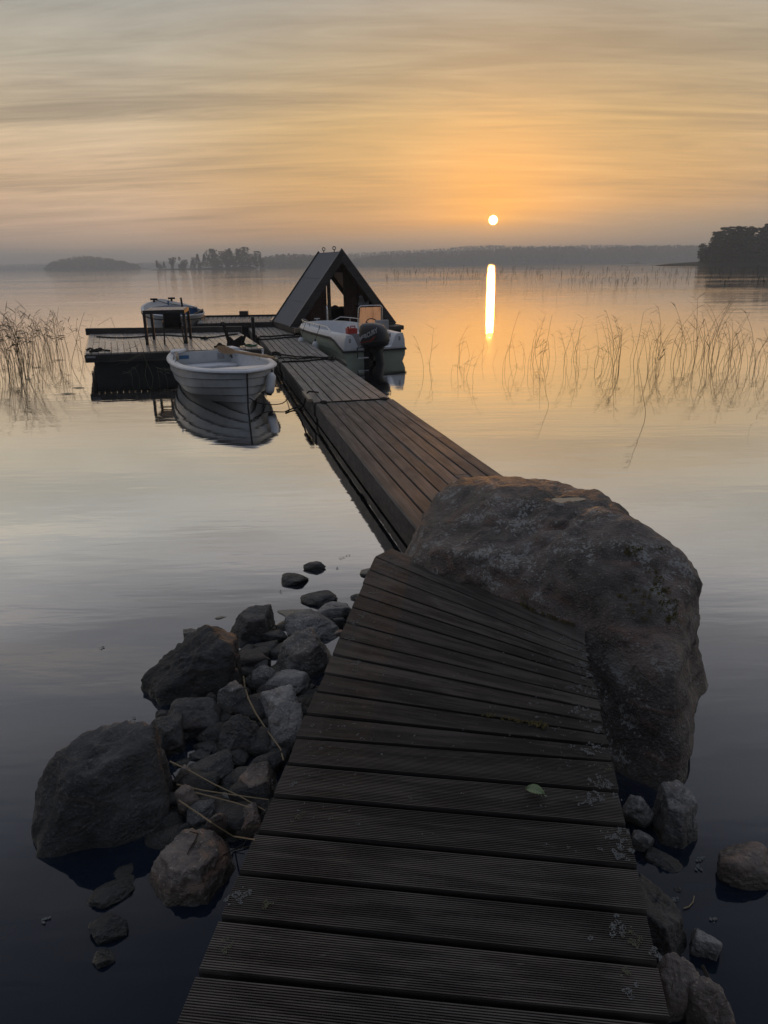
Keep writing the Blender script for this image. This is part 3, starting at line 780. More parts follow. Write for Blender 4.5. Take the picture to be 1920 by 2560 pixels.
# ------------------------------------------------------------------ the big boulder
def ico(sub):
    bm = bmesh.new(); bmesh.ops.create_icosphere(bm, subdivisions=sub, radius=1.0)
    v = np.array([p.co for p in bm.verts]); f = [tuple(q.index for q in fc.verts) for fc in bm.faces]; bm.free(); return v, f
ICO = {k: ico(k) for k in (3, 4, 5, 6)}
def poly_radius(dirs, planes, p):
    """planes: (n, h) with unit n; smooth-cornered convex body round the origin"""
    acc = np.zeros(len(dirs))
    for n, h in planes:
        q = np.maximum(dirs @ np.array(n), 0) / max(h, 1e-3); acc += q ** p
    return acc ** (-1.0 / p)

C0 = Vector((1.0, 3.75, .22))
BP = []
for pt, n in [((1.15, 4.2, .765), (.02, .10, 1)), ((1.0, 3.75, .775), (-.20, -.10, .62)), ((.46, 3.55, .47), (-.72, -.66, .42)), ((.90, 2.62, .24), (-.72, -.42, .34)),
              ((1.24, 2.72, .26), (.30, -.40, .36)), ((1.02, 3.02, .58), (.02, -.42, .80)), ((1.58, 3.62, .58), (.78, .10, .62)), ((1.69, 3.40, .22), (1, .02, .16)), ((1.56, 3.10, .16), (.75, -.62, .16)),
              ((1.0, 4.78, .4), (.15, 1, .22)), ((1.42, 4.36, .55), (.72, .68, .42)), ((.16, 4.36, .34), (-1, .15, .36)), ((.40, 4.74, .45), (-.5, .85, .5)), ((1, 3.7, -.55), (0, 0, -1)),
              ((1.55, 4.1, .1), (.8, .6, -.1))]:
    n = Vector(n).normalized(); BP.append((tuple(n), (Vector(pt) - C0).dot(n)))
vs, fs = ICO[6]
BP[3] = (BP[3][0], BP[3][1] * 1.13); BP[4] = (BP[4][0], BP[4][1] * 1.13); rad = poly_radius(vs, [(n, h * .99) for n, h in BP], 34)
bv = []
for dvec, rr_ in zip(vs, rad):
    p = Vector(dvec) * float(rr_); q = p + Vector((4.1, 2.7, 9.3))
    n_ = noise.fractal(q * 1.6, 1.0, 2.1, 5) * .036 - (abs(noise.noise(q * 2.3)) - .25) * .040 + noise.noise(Vector((q.x * 2.2, q.y * 2.2, q.z * 8))) * .022 - (abs(noise.noise(Vector((q.x * 5, q.y * 4, q.z * 9)))) - .25) * .035 + noise.fractal(q * 11, 1.0, 2.2, 6) * .024 - max(0, .07 - abs(noise.noise(q * 1.4 + Vector((3, 1, 7))))) * .30
    p = C0 + p + Vector(dvec) * n_
    wt = math.exp(-((p - Vector((1.10, 2.66, .06))).length / .50) ** 2); p += Vector((.06, -.17, .0)) * wt     # toe of the boulder
    bv.append(p)
tmp = BVHTree.FromPolygons(bv, fs)
def hit(tree, x, y):
    q = ray(x, y).normalized(); h_ = tree.ray_cast(Vector((0, 0, H)), q); return h_[0], h_[1]
pc, _ = hit(tmp, 1418, 1250)
pud_z = pc.z + .001
pud = []
for k in range(26):      # a shallow bowl that holds rain water
    a = k * 2 * math.pi / 26; r_ = .056 * (1 + .22 * math.sin(2 * a + .9) + .16 * math.sin(3 * a + 1) + .08 * math.sin(5 * a)); pud.append(Vector((pc.x + r_ * 1.45 * math.cos(a), pc.y + r_ * .95 * math.sin(a), pud_z)))
def inside(x, y, poly, grow=1.0):
    cx = sum(p.x for p in poly) / len(poly); cy = sum(p.y for p in poly) / len(poly)
    a = math.atan2((y - cy) / .95, (x - cx) / 1.45) % (2 * math.pi); r_ = .056 * (1 + .22 * math.sin(2 * a + .9) + .16 * math.sin(3 * a + 1) + .08 * math.sin(5 * a))
    return math.hypot((x - pc.x) / 1.45, (y - pc.y) / .95) / r_
for p in bv:
    if p.z > .4:
        k = inside(p.x, p.y, pud)
        if k < 1.0: p.z = min(p.z, pud_z - .02 * (1 - k) - .002)
        elif k < 1.9: p.z = max(p.z, pud_z + .004) * (1 - (k - 1) / .9) + p.z * (k - 1) / .9
boul = MB(); boul.v = [tuple(p - Vector((1.0, 3.75, 0))) for p in bv]; boul.f = fs
bo = tag(boul.build('boulder', M['boulder'], None, (1.0, 3.75, 0), smooth='all'), 'huge lichen-flecked boulder with a rain puddle on top beside the boardwalk', 'boulder')
BT = BVHTree.FromPolygons(bv, fs)
m = MB(); m.v = [tuple(p - Vector(pc)) for p in pud]; m.f = [tuple(range(26))]
m.build('puddle', M['puddle'], bo, Vector(pc) - Vector((1.0, 3.75, 0)))

def flakes(m, c, n, r_, size, rg, nrm=Vector((0, 0, 1)), curl=.5):
    nrm = nrm.normalized(); a = nrm.orthogonal().normalized(); b = nrm.cross(a)
    for _ in range(n):
        rr_ = r_ * math.sqrt(rg.random()); an = rg.uniform(0, 6.283)
        p = c + a * rr_ * math.cos(an) + b * rr_ * math.sin(an) * .7 + nrm * .0015
        if n > 12 and noise.noise(p * 55 + Vector((c.x * 91, c.y * 77, 0))) < .02 + .35 * (rr_ / r_ - .5): continue
        s = size * rg.uniform(.5, 1.3); q = rg.uniform(0, 6.283); u = a * math.cos(q) + b * math.sin(q); v_ = nrm.cross(u)
        m.add([p - u * s, p - v_ * s * .6 + nrm * s * curl * .4, p + u * s + nrm * s * curl, p + v_ * s * .7 + nrm * s * curl * .5], [(0, 1, 2, 3)])
# moss on the boulder
mo = MB(); rg = random.Random(21)
Z2 = lambda x, y: (900 + x * .5425, 1140 + y * .5425)
for (x0, y0, x1, y1, n) in ((1215, 418, 1300, 455, 16), (1310, 530, 1395, 640, 16), (1370, 600, 1420, 700, 12), (1420, 660, 1462, 785, 18), (1240, 620, 1330, 760, 14), (1380, 320, 1420, 400, 5), (1360, 420, 1385, 440, 3), (1180, 630, 1230, 660, 4)):
    for _ in range(n):
        hp, hn = hit(BT, *Z2(rg.uniform(x0, x1), rg.uniform(y0, y1)))
        if hp: flakes(mo, hp + hn * .003, 30, .024 * rg.uniform(.4, 1.2), .0048, rg, hn, 1.4)
tag(mo.build('moss', M['moss']), 'olive moss tufts on the right flank of the big boulder', 'moss', kind='stuff')

# ------------------------------------------------------------------ stones
def stone_body(seed, nplanes, p, planes=None, rough=1.0, sub=4, yaw=0.0, hmin=.70):
    r = random.Random(seed)
    if planes is None:
        planes = []
        for _ in range(nplanes if p < 9 else nplanes + 7):
            n = Vector((r.gauss(0, 1), r.gauss(0, 1), r.gauss(0, .9))).normalized(); planes.append((tuple(n), r.uniform(hmin, 1.0)))
        for n in ((1, 0, 0), (-1, 0, 0), (0, 1, 0), (0, -1, 0), (0, 0, 1), (0, 0, -1)): planes.append((n, 1.02))
    else:
        planes = [(tuple(Vector(q[:3]).normalized()), q[3]) for q in planes] + [((0, 0, -1), 1.0)]
    vs, fs = ICO[sub]; rad = poly_radius(vs, planes, p * (1.6 if p < 9 else 2.6)); o = Vector((seed * 1.7, seed * .9, 3.3)); P = []
    for dv, rr_ in zip(vs, rad):
        q = Vector(dv) * float(rr_)
        n_ = noise.fractal(q * 1.5 + o, 1.0, 2.0, 5) * .055 - (abs(noise.noise(q * 2.6 + o)) - .2) * .085 - (abs(noise.noise(q * 6.1 + o)) - .2) * .030 + noise.fractal(q * 9 + o, 1.0, 2.1, 4) * .030 - max(0, .10 - abs(noise.noise(q * 1.9 + o * 2))) * .35
        P.append(q + Vector(dv) * n_ * rough)
    if yaw:
        mt = Matrix.Rotation(yaw, 3, 'Z'); P = [mt @ q for q in P]
    lo_ = [min(q[i] for q in P) for i in range(3)]; hi_ = [max(q[i] for q in P) for i in range(3)]
    return [Vector([2 * (q[i] - lo_[i]) / (hi_[i] - lo_[i]) - 1 for i in range(3)]) for q in P], fs
ROCKS = []
def rock(Z, x0, y0, x1, y1, label, mt='rock', seed=1, n=11, p=14, dr=.85, zc=.35, planes=None, rough=1.0, sub=None, name='rock', hmul=1.0, hmin=.70):
    """a stone filling the given rectangle of the photo, standing in or above the water"""
    ox, oy, k = Z; X0, Y0, X1, Y1 = ox + x0 * k, oy + y0 * k, ox + x1 * k, oy + y1 * k
    cx, cy = (X0 + X1) / 2, (Y0 + Y1) / 2
    z = .08
    for _ in range(6):
        c = G(cx, cy, z); dep = c.y * math.cos(PITCH) + (H - c.z) * math.sin(PITCH); s = dep / FPX
        a = math.atan2(H - c.z, math.hypot(c.x, c.y))
        A = (X1 - X0) * s / 2; B = A * dr; hh = (Y1 - Y0) * s / 2
        B = min(B, hh / math.sin(a) * .93)
        Cc = math.sqrt(max(hh * hh - (B * math.sin(a)) ** 2, (.32 * A * math.cos(a)) ** 2)) / math.cos(a) * hmul
        z = zc * Cc if zc < 1.5 else zc - 2
    yaw = math.atan2(-c.x, c.y)
    P, fs = stone_body(seed, n, p, planes, rough, sub or (5 if (X1 - X0) > 70 else 4 if (X1 - X0) > 30 else 3), 0.0, hmin)
    m = MB(); m.v = [(q.x * A, q.y * B, q.z * Cc) for q in P]; m.f = fs
    o = m.build(name, M[mt], None, c, (0, 0, yaw), smooth='all')
    tag(o, label, 'boulder' if name == 'boulder' else 'rock'); ROCKS.append(o)
    return o
ZA = (340, 1380, .36166); ZB = (60, 1820, .42194); ZC = (1500, 1900, .2983)
rock(ZA, 1155, 62, 1312, 140, 'small dark angular stone alone in open water, farthest up', 'rock_dark', 3, 8, 16, .7, .2)
rock(ZA, 1000, 150, 1195, 240, 'dark rounded stone alone in open water just below the farthest one', 'rock_dark', 5, 12, 6, .8, .2)
rock(ZA, 1135, 272, 1395, 380, 'smooth dark stone with a pale tip where the pile meets open water', 'rock_dark', 7, 10, 7, .7, .25)
rock(ZA, 978, 386, 1215, 466, 'flat pale stone awash beside the smooth grey ones', 'rock_pale', 8, 9, 9, .6, -.3, hmul=.5)
rock(ZA, 1205, 352, 1500, 500, 'long flat-topped grey stone touching the boardwalk edge at the top of the pile', 'rock', 9, 10, 14, .7, .3)
rock(ZA, 1360, 450, 1442, 534, 'little blackish stone wedged under the long flat-topped one', 'rock_dark', 10, 10, 8)
rock(ZA, 1030, 412, 1405, 620, 'large smooth grey egg-shaped stone near the top of the pile', 'rock', 12, 10, 7, .8, .35)
rock(ZA, 605, 392, 978, 650, 'dark blocky stone with a squared top at the upper left of the pile', 'rock_dark', 14, 7, 18, .7, .35, [(-.1, -.1, 1, .75), (.95, -.3, .1, .85), (-.8, -.35, .45, .8), (-.1, -.95, .12, .85), (.2, 1, .1, .9), (-.6, .6, .3, .9)])
rock(ZA, 868, 530, 1052, 645, 'small flat wedge of stone under the dark blocky one', 'rock_dark', 15, 8, 14, .8, .3)
rock(ZA, 812, 625, 988, 735, 'dark flat slab low between the upper stones', 'rock_dark', 16, 8, 16, .8, .25)
rock(ZA, 930, 555, 1420, 900, 'big grey stone with a pale worn patch against the boardwalk', 'rock', 18, 9, 10, .75, .35, [(-.25, -.2, 1, .72), (-.8, -.4, .35, .8), (.6, -.75, .25, .85), (.9, .1, .5, .8), (-.2, -1, .2, .85), (0, 1, .2, .9), (-.7, .6, .2, .9)])
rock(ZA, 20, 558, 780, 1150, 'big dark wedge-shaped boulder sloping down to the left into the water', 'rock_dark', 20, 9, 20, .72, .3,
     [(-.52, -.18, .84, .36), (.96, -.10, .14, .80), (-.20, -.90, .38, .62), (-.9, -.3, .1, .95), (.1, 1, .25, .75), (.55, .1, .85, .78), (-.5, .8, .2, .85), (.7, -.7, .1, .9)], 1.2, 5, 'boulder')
rock(ZA, 780, 750, 915, 860, 'little wet stone in the water channel beside the wedge boulder', 'rock_dark', 21, 9, 12, .8, .1)
rock(ZA, 800, 785, 965, 968, 'small cracked grey stone leaning left of the rounded one', 'rock', 22, 8, 16)
rock(ZA, 885, 805, 1225, 1010, 'medium rounded brown-grey stone in the middle of the pile', 'rock', 23, 10, 8, .8, .4)
rock(ZA, 1080, 1000, 1182, 1065, 'little dark stone at the boardwalk edge beside the puddle', 'rock_dark', 24, 10, 8)
rock(ZA, 1165, 905, 1260, 985, 'small dark stone half under the boardwalk boards', 'rock_dark', 25, 9, 12)
rock(ZA, 775, 952, 1178, 1230, 'large pale grey stone with a rounded crown under the straw stalk', 'rock', 26, 8, 10, .8, .45, [(-.2, -.1, 1, .72), (-.75, -.45, .35, .8), (.5, -.6, .75, .75), (.9, .2, .2, .9), (-.1, -1, .15, .85), (0, 1, .2, .95)])
rock(ZA, 878, 1060, 1185, 1430, 'tilted flat grey slab leaning against the boardwalk', 'rock', 27, 8, 16, .9, .3, [(-.12, -.45, .9, .5), (-.9, -.2, .2, .85), (.95, 0, .1, .9), (0, -1, .05, .95), (.3, .95, .2, .8), (-.7, .7, .2, .75)])
rock(ZA, 543, 912, 772, 1150, 'pale grey cube-like stone with sharp edges at the pile centre', 'rock', 28, 7, 26, .9, .45, [(.05, .02, 1, .72), (-.75, -.55, .25, .72), (.55, -.8, .15, .75), (.9, .4, .1, .8), (-.5, .85, .1, .85), (-.3, .2, .95, .80)])
rock(ZA, 463, 942, 588, 1050, 'small round stone under the foot of the wedge boulder', 'rock', 29, 10, 6)
rock(ZA, 372, 1003, 434, 1040, 'tiny pale pebble under the wedge boulder', 'rock', 30, 8, 8)
rock(ZA, 325, 1030, 410, 1075, 'tiny pale flat stone just left of the small round one', 'rock', 31, 8, 8)
rock(ZA, 195, 1022, 605, 1300, 'broad dark dome-shaped stone below the wedge boulder', 'rock_dark', 32, 9, 9, .75, .35)
rock(ZA, 135, 1085, 260, 1170, 'small black stone in the water left of the dome-shaped one', 'rock_dark', 33, 8, 16)
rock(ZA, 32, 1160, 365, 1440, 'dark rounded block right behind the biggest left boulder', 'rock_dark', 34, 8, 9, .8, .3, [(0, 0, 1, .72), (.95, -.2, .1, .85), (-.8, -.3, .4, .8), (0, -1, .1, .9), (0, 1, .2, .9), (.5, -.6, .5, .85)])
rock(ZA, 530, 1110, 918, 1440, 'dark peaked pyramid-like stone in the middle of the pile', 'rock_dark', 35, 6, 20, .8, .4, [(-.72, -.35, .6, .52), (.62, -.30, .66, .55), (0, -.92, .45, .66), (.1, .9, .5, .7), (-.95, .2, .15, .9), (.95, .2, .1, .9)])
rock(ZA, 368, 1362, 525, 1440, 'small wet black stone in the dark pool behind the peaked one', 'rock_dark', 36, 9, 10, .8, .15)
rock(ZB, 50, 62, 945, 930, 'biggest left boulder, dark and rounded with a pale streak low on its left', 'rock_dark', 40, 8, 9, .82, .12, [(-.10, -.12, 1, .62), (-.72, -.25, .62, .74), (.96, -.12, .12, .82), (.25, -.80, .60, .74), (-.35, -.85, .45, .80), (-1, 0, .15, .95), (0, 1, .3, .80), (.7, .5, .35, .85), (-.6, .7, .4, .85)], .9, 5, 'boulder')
rock(ZB, 975, 172, 1245, 360, 'dark lumpy stone beside the small pool', 'rock_dark', 41, 9, 9)
rock(ZB, 878, 218, 1025, 385, 'upright tan stone right of the biggest left boulder', 'rock_red', 42, 7, 16, .8, .5)
rock(ZB, 905, 358, 1042, 540, 'rounded tan stone below the upright tan one', 'rock_red', 43, 9, 9, .8, .4)
rock(ZB, 1210, 235, 1520, 440, 'reddish brown blocky stone by the boardwalk with a flat top', 'rock_red', 44, 8, 18, .85, .4, [(0, -.08, 1, .66), (-.75, -.5, .3, .8), (.2, -.95, .15, .72), (.9, -.1, .3, .85), (0, 1, .1, .9), (-.7, .6, .3, .8)])
rock(ZB, 1318, 135, 1560, 290, 'dark slab behind the reddish blocky stone', 'rock_dark', 45, 8, 16, .8, .5)
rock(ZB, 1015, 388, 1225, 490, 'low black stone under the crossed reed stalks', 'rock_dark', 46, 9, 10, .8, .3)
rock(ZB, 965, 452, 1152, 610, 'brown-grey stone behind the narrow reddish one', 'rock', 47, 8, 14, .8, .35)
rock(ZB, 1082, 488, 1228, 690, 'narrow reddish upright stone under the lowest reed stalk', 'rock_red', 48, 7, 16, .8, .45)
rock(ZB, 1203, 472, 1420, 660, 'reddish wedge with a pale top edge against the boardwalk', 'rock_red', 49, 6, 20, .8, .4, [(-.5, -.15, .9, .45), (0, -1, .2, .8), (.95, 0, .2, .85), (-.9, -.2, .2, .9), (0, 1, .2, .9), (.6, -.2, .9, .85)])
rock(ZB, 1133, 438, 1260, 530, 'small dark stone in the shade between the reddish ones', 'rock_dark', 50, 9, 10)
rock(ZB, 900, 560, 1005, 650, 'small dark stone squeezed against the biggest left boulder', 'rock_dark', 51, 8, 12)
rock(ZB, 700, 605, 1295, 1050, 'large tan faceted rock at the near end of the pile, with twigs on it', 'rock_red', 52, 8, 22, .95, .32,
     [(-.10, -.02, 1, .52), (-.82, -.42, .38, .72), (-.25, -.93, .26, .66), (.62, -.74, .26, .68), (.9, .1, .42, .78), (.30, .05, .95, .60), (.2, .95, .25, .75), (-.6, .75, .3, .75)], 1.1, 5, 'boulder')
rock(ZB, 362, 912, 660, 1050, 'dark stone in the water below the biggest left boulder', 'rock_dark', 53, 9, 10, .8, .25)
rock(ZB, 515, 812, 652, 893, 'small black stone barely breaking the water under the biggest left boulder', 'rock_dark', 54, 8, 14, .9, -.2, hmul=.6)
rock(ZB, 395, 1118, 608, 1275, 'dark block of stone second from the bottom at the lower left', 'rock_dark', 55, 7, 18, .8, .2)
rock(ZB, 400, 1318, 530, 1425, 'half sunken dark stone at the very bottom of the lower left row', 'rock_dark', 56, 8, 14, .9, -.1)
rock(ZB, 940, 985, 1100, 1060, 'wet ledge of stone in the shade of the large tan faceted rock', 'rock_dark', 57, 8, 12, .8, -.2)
rock(ZA, 330, 508, 465, 640, 'slanting grey splinter of stone alone in the water left of the pile', 'rock', 59, 6, 22, .8, -.1, hmul=.5)
rock(ZA, 545, 432, 628, 480, 'thin pale sliver of stone afloat left of the dark blocky stone', 'rock_pale', 60, 6, 10, .5, -.4, hmul=.4)
rock(ZA, 1545, 115, 1680, 178, 'pale speckled stone peeping out behind the boardwalk tip', 'rock_pale', 61, 8, 9, .7, .1)
rock(ZA, 1480, 290, 1580, 345, 'dark pointed stone tip behind the boardwalk edge', 'rock_dark', 62, 7, 14, .7, .1)
rock(ZA, 1370, 535, 1450, 585, 'small pinkish stone tucked against the boardwalk edge', 'rock_red', 63, 8, 8, .8, 2.18)
# right of the boardwalk
rock(ZC, 190, 292, 445, 590, 'striped grey stone tight against the right side of the boardwalk', 'rock', 70, 7, 14, .9, .45)
rock(ZC, 265, 595, 445, 785, 'small rounded grey stone below the striped one', 'rock', 71, 9, 8, .8, .35)
rock(ZC, 395, 238, 840, 830, 'broken grey angular rock at the foot of the huge boulder', 'rock', 72, 7, 20, .95, .25, [(.1, -.15, 1, .52), (-.8, -.5, .25, .75), (.8, -.5, .3, .75), (.1, -1, .3, .82), (.4, .9, .2, .8), (-.6, .7, .2, .85), (.9, .4, .2, .9)], 1.2)
rock(ZC, 385, 770, 690, 930, 'sharp black tip of stone breaking the water right of the boardwalk', 'rock_dark', 73, 6, 22, .8, -.05)
rock(ZC, 1000, 735, 1450, 1115, 'rounded brownish stone alone in the water at the right edge', 'rock_red', 74, 9, 8, .9, .2)
rock(ZC, 615, 1068, 682, 1112, 'tiny stone breaking the surface right of the boardwalk', 'rock_dark', 75, 8, 12, .8, -.1)
rock(ZC, 200, 1040, 800, 1830, 'long sloping dark rock half under the right side of the boardwalk', 'rock_dark', 76, 7, 14, 1.2, .1, [(.25, .10, 1, .50), (.85, -.3, .45, .75), (.1, -1, .2, .85), (.2, .95, .35, .72), (-1, 0, .2, .9), (.7, .7, .3, .8)])
rock(ZC, 740, 1435, 1005, 1710, 'rough knobbly stone sticking out right of the long sloping rock', 'rock', 77, 8, 14, .9, .1)
rock(ZC, 380, 1680, 790, 2330, 'smooth brown rock at the bottom right tucked under the boardwalk', 'rock_red', 78, 8, 9, 1.0, .1)
rock(ZC, 735, 1835, 1120, 2420, 'smooth brown rock at the very bottom right corner of the walkway', 'rock_red', 79, 8, 9, 1.0, .05)
# filling stones low in the pile, shade of its gaps put into their colour
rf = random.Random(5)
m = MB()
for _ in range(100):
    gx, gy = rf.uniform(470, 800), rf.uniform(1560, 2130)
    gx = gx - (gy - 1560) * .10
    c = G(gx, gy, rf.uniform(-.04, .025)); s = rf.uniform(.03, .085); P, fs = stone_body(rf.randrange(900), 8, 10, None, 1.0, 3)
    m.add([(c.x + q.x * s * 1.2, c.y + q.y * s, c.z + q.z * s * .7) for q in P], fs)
tag(m.build('rubble', M['rock_gap_shade'], smooth='all'), 'small wet rubble, darkened for shade, in the gaps of the left rock pile', 'rubble', kind='stuff')

# ------------------------------------------------------------------ boats
def sstep(a, b, x):
    t = max(0.0, min(1.0, (x - a) / (b - a))); return t * t * (3 - 2 * t)
def outline(xf, hb, zf, n=26):
    """plan outline port stern -> bow -> starboard stern: (point, outward normal)"""
    us = [1 - (1 - k / n) ** 1.9 for k in range(n + 1)]
    pts = [Vector((xf(u), hb(u), zf(u))) for u in us] + [Vector((xf(u), -hb(u), zf(u))) for u in reversed(us[:-1])]
    out = []
    for i, p in enumerate(pts):
        t = pts[min(i + 1, len(pts) - 1)] - pts[max(i - 1, 0)]; t.z = 0; t.normalize(); out.append((p, Vector((-t.y, t.x, 0))))
    return out
def rail_mesh(m, ol, prof):
    m.loft([[p + n * o + Vector((0, 0, z)) for o, z in prof] for p, n in ol], closed=True)
    k = len(prof); b = len(m.v) - k * len(ol); m.f.append(tuple(b + i for i in range(k))); m.f.append(tuple(b + (len(ol) - 1) * k + i for i in reversed(range(k))))
    return m
def hull_rows(xf, hb, zk, zs, strakes, out, n=30, full=.65, vee=.6, flat=1.7):
    rows = []
    ss = []
    for j in range(strakes):
        a, b = j / strakes, (j + 1) / strakes
        ss += [(a, out if j else 0), (a * .5 + b * .5, out * .55 if j else out * .3), (b - 1e-4, 0)]
    for k in range(n + 1):
        u = 1 - (1 - k / n) ** 1.6; f = sstep(.5, 1.0, u); half = []
        for s, o in ss:
            y = hb(u) * max(0, math.sin(s * math.pi / 2)) ** (full + vee * f); z = zk(u) + (zs(u) - zk(u)) * s ** (flat - .6 * f)
            y = y + (o * min(1, y / .08) if k < n else 0)
            half.append((xf(u, s), y, z))
        rows.append([(x, y, z) for x, y, z in reversed(half)] + [(x, -y, z) for x, y, z in half])
    return rows

# --- white clinker rowboat
BL = 3.75
r_hb = lambda u: .80 - .20 * ((.45 - u) / .45) ** 2 if u < .45 else .80 * max(0.0, 1 - ((u - .45) / .55) ** 2.6) ** .72
r_zs = lambda u: .53 + .075 * u ** 2.2
r_zk = lambda u: -.15 + .03 * max(0, (u - .8) / .2) ** 2
r_x = lambda u, s=1.0: u * (3.62 + (BL - 3.62) * s ** 1.1)
HB = math.atan2(-.915, .40)
bow = Vector((-2.07, 10.98, 0)); org = bow - Vector((math.cos(HB), math.sin(HB), 0)) * BL
rb = empty('rowboat', org, HB, 'white clinker rowboat moored between the platform and the jetty, bow to the camera', 'rowboat')
hr = hull_rows(r_x, r_hb, r_zk, r_zs, 6, .024); m = MB(); m.loft(hr); hu = m.build('hull', M['offwhite'], rb, smooth=24)
for j in range(1, 6):          # thin dark strips standing in for shade under the strake laps
    for s in (0, 1):
        k = 17 - 3 * j if s == 0 else 18 + 3 * j
        m = MB(); m.tube([Vector(row[k]) + Vector((0, 0, -.004)) for row in hr], .0024, 4, caps=False); m.build('lap_shade_strip', M['rubber'], hu)
m = MB(); rows = []
for k in range(21):
    u = 1 - (1 - k / 20) ** 1.6; row = []
    f = sstep(.5, 1, u)
    for s in [j / 10 for j in range(11)]:
        y = max(0, r_hb(u) - .055) * math.sin(s * math.pi / 2) ** (.55 + .5 * f); z = max(.05, r_zk(u) + .04 + (r_zs(u) - r_zk(u) - .03) * s ** (1.7 - .6 * f)); row.append((min(r_x(u, s), BL - .10), y, z))
    rows.append([(x, y, z) for x, y, z in reversed(row)] + [(x, -y, z) for x, y, z in row])
m.loft(rows); m.build('liner', M['white_in'], rb, smooth=50)
ol = outline(r_x, r_hb, r_zs)
m = rail_mesh(MB(), ol, [(.030, -.050), (.042, -.035), (.044, -.010), (.020, .010), (-.055, .014), (-.068, .004), (-.070, -.03), (.0, -.045)]); m.build('gunwale', M['white'], rb, smooth=50)
m = rail_mesh(MB(), ol, [(.046, -.040), (.058, -.034), (.058, -.022), (.046, -.016)]); m.build('rubbing_strip', M['offwhite'], rb, smooth=50)
sec = hull_rows(r_x, r_hb, r_zk, r_zs, 6, .016)[0]
m = MB(); m.prism([Vector(p) for p in sec], (.05, 0, 0)); m.build('transom', M['offwhite'], rb)
for s in (1, -1):
    m = MB(); m.prism([(.0, s * .30, .545), (.0, s * .62, .545), (.42, s * .66, .545), (.34, s * .50, .545)], (0, 0, .055)); m.build('corner_pad', M['white'], rb, bevel=.02, smooth=50)
for x0, x1, z, y in ((.10, .55, .30, .56), (1.45, 1.85, .33, .70), (2.55, 2.80, .36, .58)):
    m = MB(); m.box(x0, x1, -y, y, z - .035, z); m.build('thwart', M['white_in'], rb, bevel=.008)
    m = MB(); m.prism([(x1 - .04, -y + .03, z - .038), (x1 - .04, y - .03, z - .038), (x1 - .04, y * .62, .10), (x1 - .04, -y * .62, .10)], (.03, 0, 0)); m.build('thwart_panel', M['white_in'], rb)
m = MB(); fu = [.865 + .135 * k / 8 for k in range(9)]
m.prism([(r_x(u), max(0, r_hb(u) - .05), r_zs(u) - .004) for u in fu] + [(r_x(u), -max(0, r_hb(u) - .05), r_zs(u) - .004) for u in reversed(fu[:-1])], (0, 0, .022)); m.build('foredeck', M['white'], rb)
m = MB(); m.tube([(r_x(1, s) + .012, 0, r_zk(1) + (r_zs(1) - r_zk(1)) * s) for s in [0, .2, .4, .6, .8, .96]] , .014, 6); m.build('stem_strip', M['rubber'], rb, smooth=60)
for s in (1, -1):
    u = .47; m = MB(); m.tube([(r_x(u), s * .775, .53), (r_x(u), s * .775, .60)], .012, 6)
    m.tube([(r_x(u) + .045 * math.cos(a), s * .775, .645 + .05 * math.sin(a)) for a in [R(-230 + k * 28) for k in range(11)]], .010, 6); m.build('oarlock', M['steel'], rb, smooth=60)
m = MB(); m.box(.052, .056, -.47, -.28, .40, .47); m.build('sticker', M['bluepaint'], rb)
m = MB(); m.box(.052, .056, .28, .42, .36, .48); m.build('sticker', M['greyplate'], rb)
m = MB(); m.tube([(2.05 + .10 * math.cos(a), -.45 + .10 * math.sin(a), .075 + .004 * k) for k, a in enumerate([i * .5 for i in range(26)])], .013, 5); 
e = tag(m.build('rope_coil', M['rope'], None, org, (0, 0, HB), smooth=60), 'small dark coil of rope on the floor of the white rowboat', 'rope')
m = MB(); m.tube([(.25, .50, .42), (.32, .50, .46), (.42, .49, .42)], .02, 6); m.build('cleat', M['black'], rb, smooth=60)

# oar lying across the rowboat
a, b = AT(563, 875, 13.35), AT(685, 894, 12.35)
ob = empty('oar', a, 0, 'pale wooden oar lying across the side of the white rowboat', 'oar')
v = b - a; L_ = v.length; t_ = v.normalized()
m = MB(); m.tube([t_ * (L_ * .20), t_ * (L_ * .6), t_ * (L_ * .88)], .026, 8, r2=.030); m.tube([t_ * (L_ * .88), t_ * L_], .020, 8); m.build('shaft', M['oar'], ob, smooth=60)
side_ = t_.cross(Vector((0, -.5, 1))).normalized(); upn = side_.cross(t_).normalized()
m = MB(); rows = []
for f, wd, th in ((-.16, .055, .008), (-.12, .075, .010), (.0, .085, .012), (.10, .075, .016), (.18, .045, .022), (.23, .024, .024)):
    rows.append([t_ * (L_ * f) + upn * wd * math.cos(q) + side_ * th * math.sin(q) for q in [k * math.pi / 4 for k in range(8)]])
m.loft(rows, True); m.f.append(tuple(range(8))); m.build('blade', M['oar'], ob, smooth=50)
m = MB(); c_ = t_ * (L_ * .66); m.tube([c_ + Vector((.05 * math.cos(q), 0, -.055 + .05 * math.sin(q))) for q in [k * .57 for k in range(12)]], .007, 5); m.build('ring', M['steel'], ob, smooth=60)
# second oar on the port side, seen end on
a2, b2 = AT(441, 876, 14.3), AT(440, 896, 12.9); o2 = empty('oar', a2, 0, 'weathered oar seen end on along the left side of the white rowboat', 'oar'); v = b2 - a2
m = MB(); m.tube([(0, 0, 0), v * .5, v], .026, 7); m.build('shaft', M['palewood'], o2, smooth=60)
m = MB(); m.lathe([(.001, -.02), (.05, 0), (.055, .22), (.03, .34), (.022, .36)], 10, tuple(v * 1.0), tuple(-v)); m.build('grip', M['palewood'], o2, smooth=60)

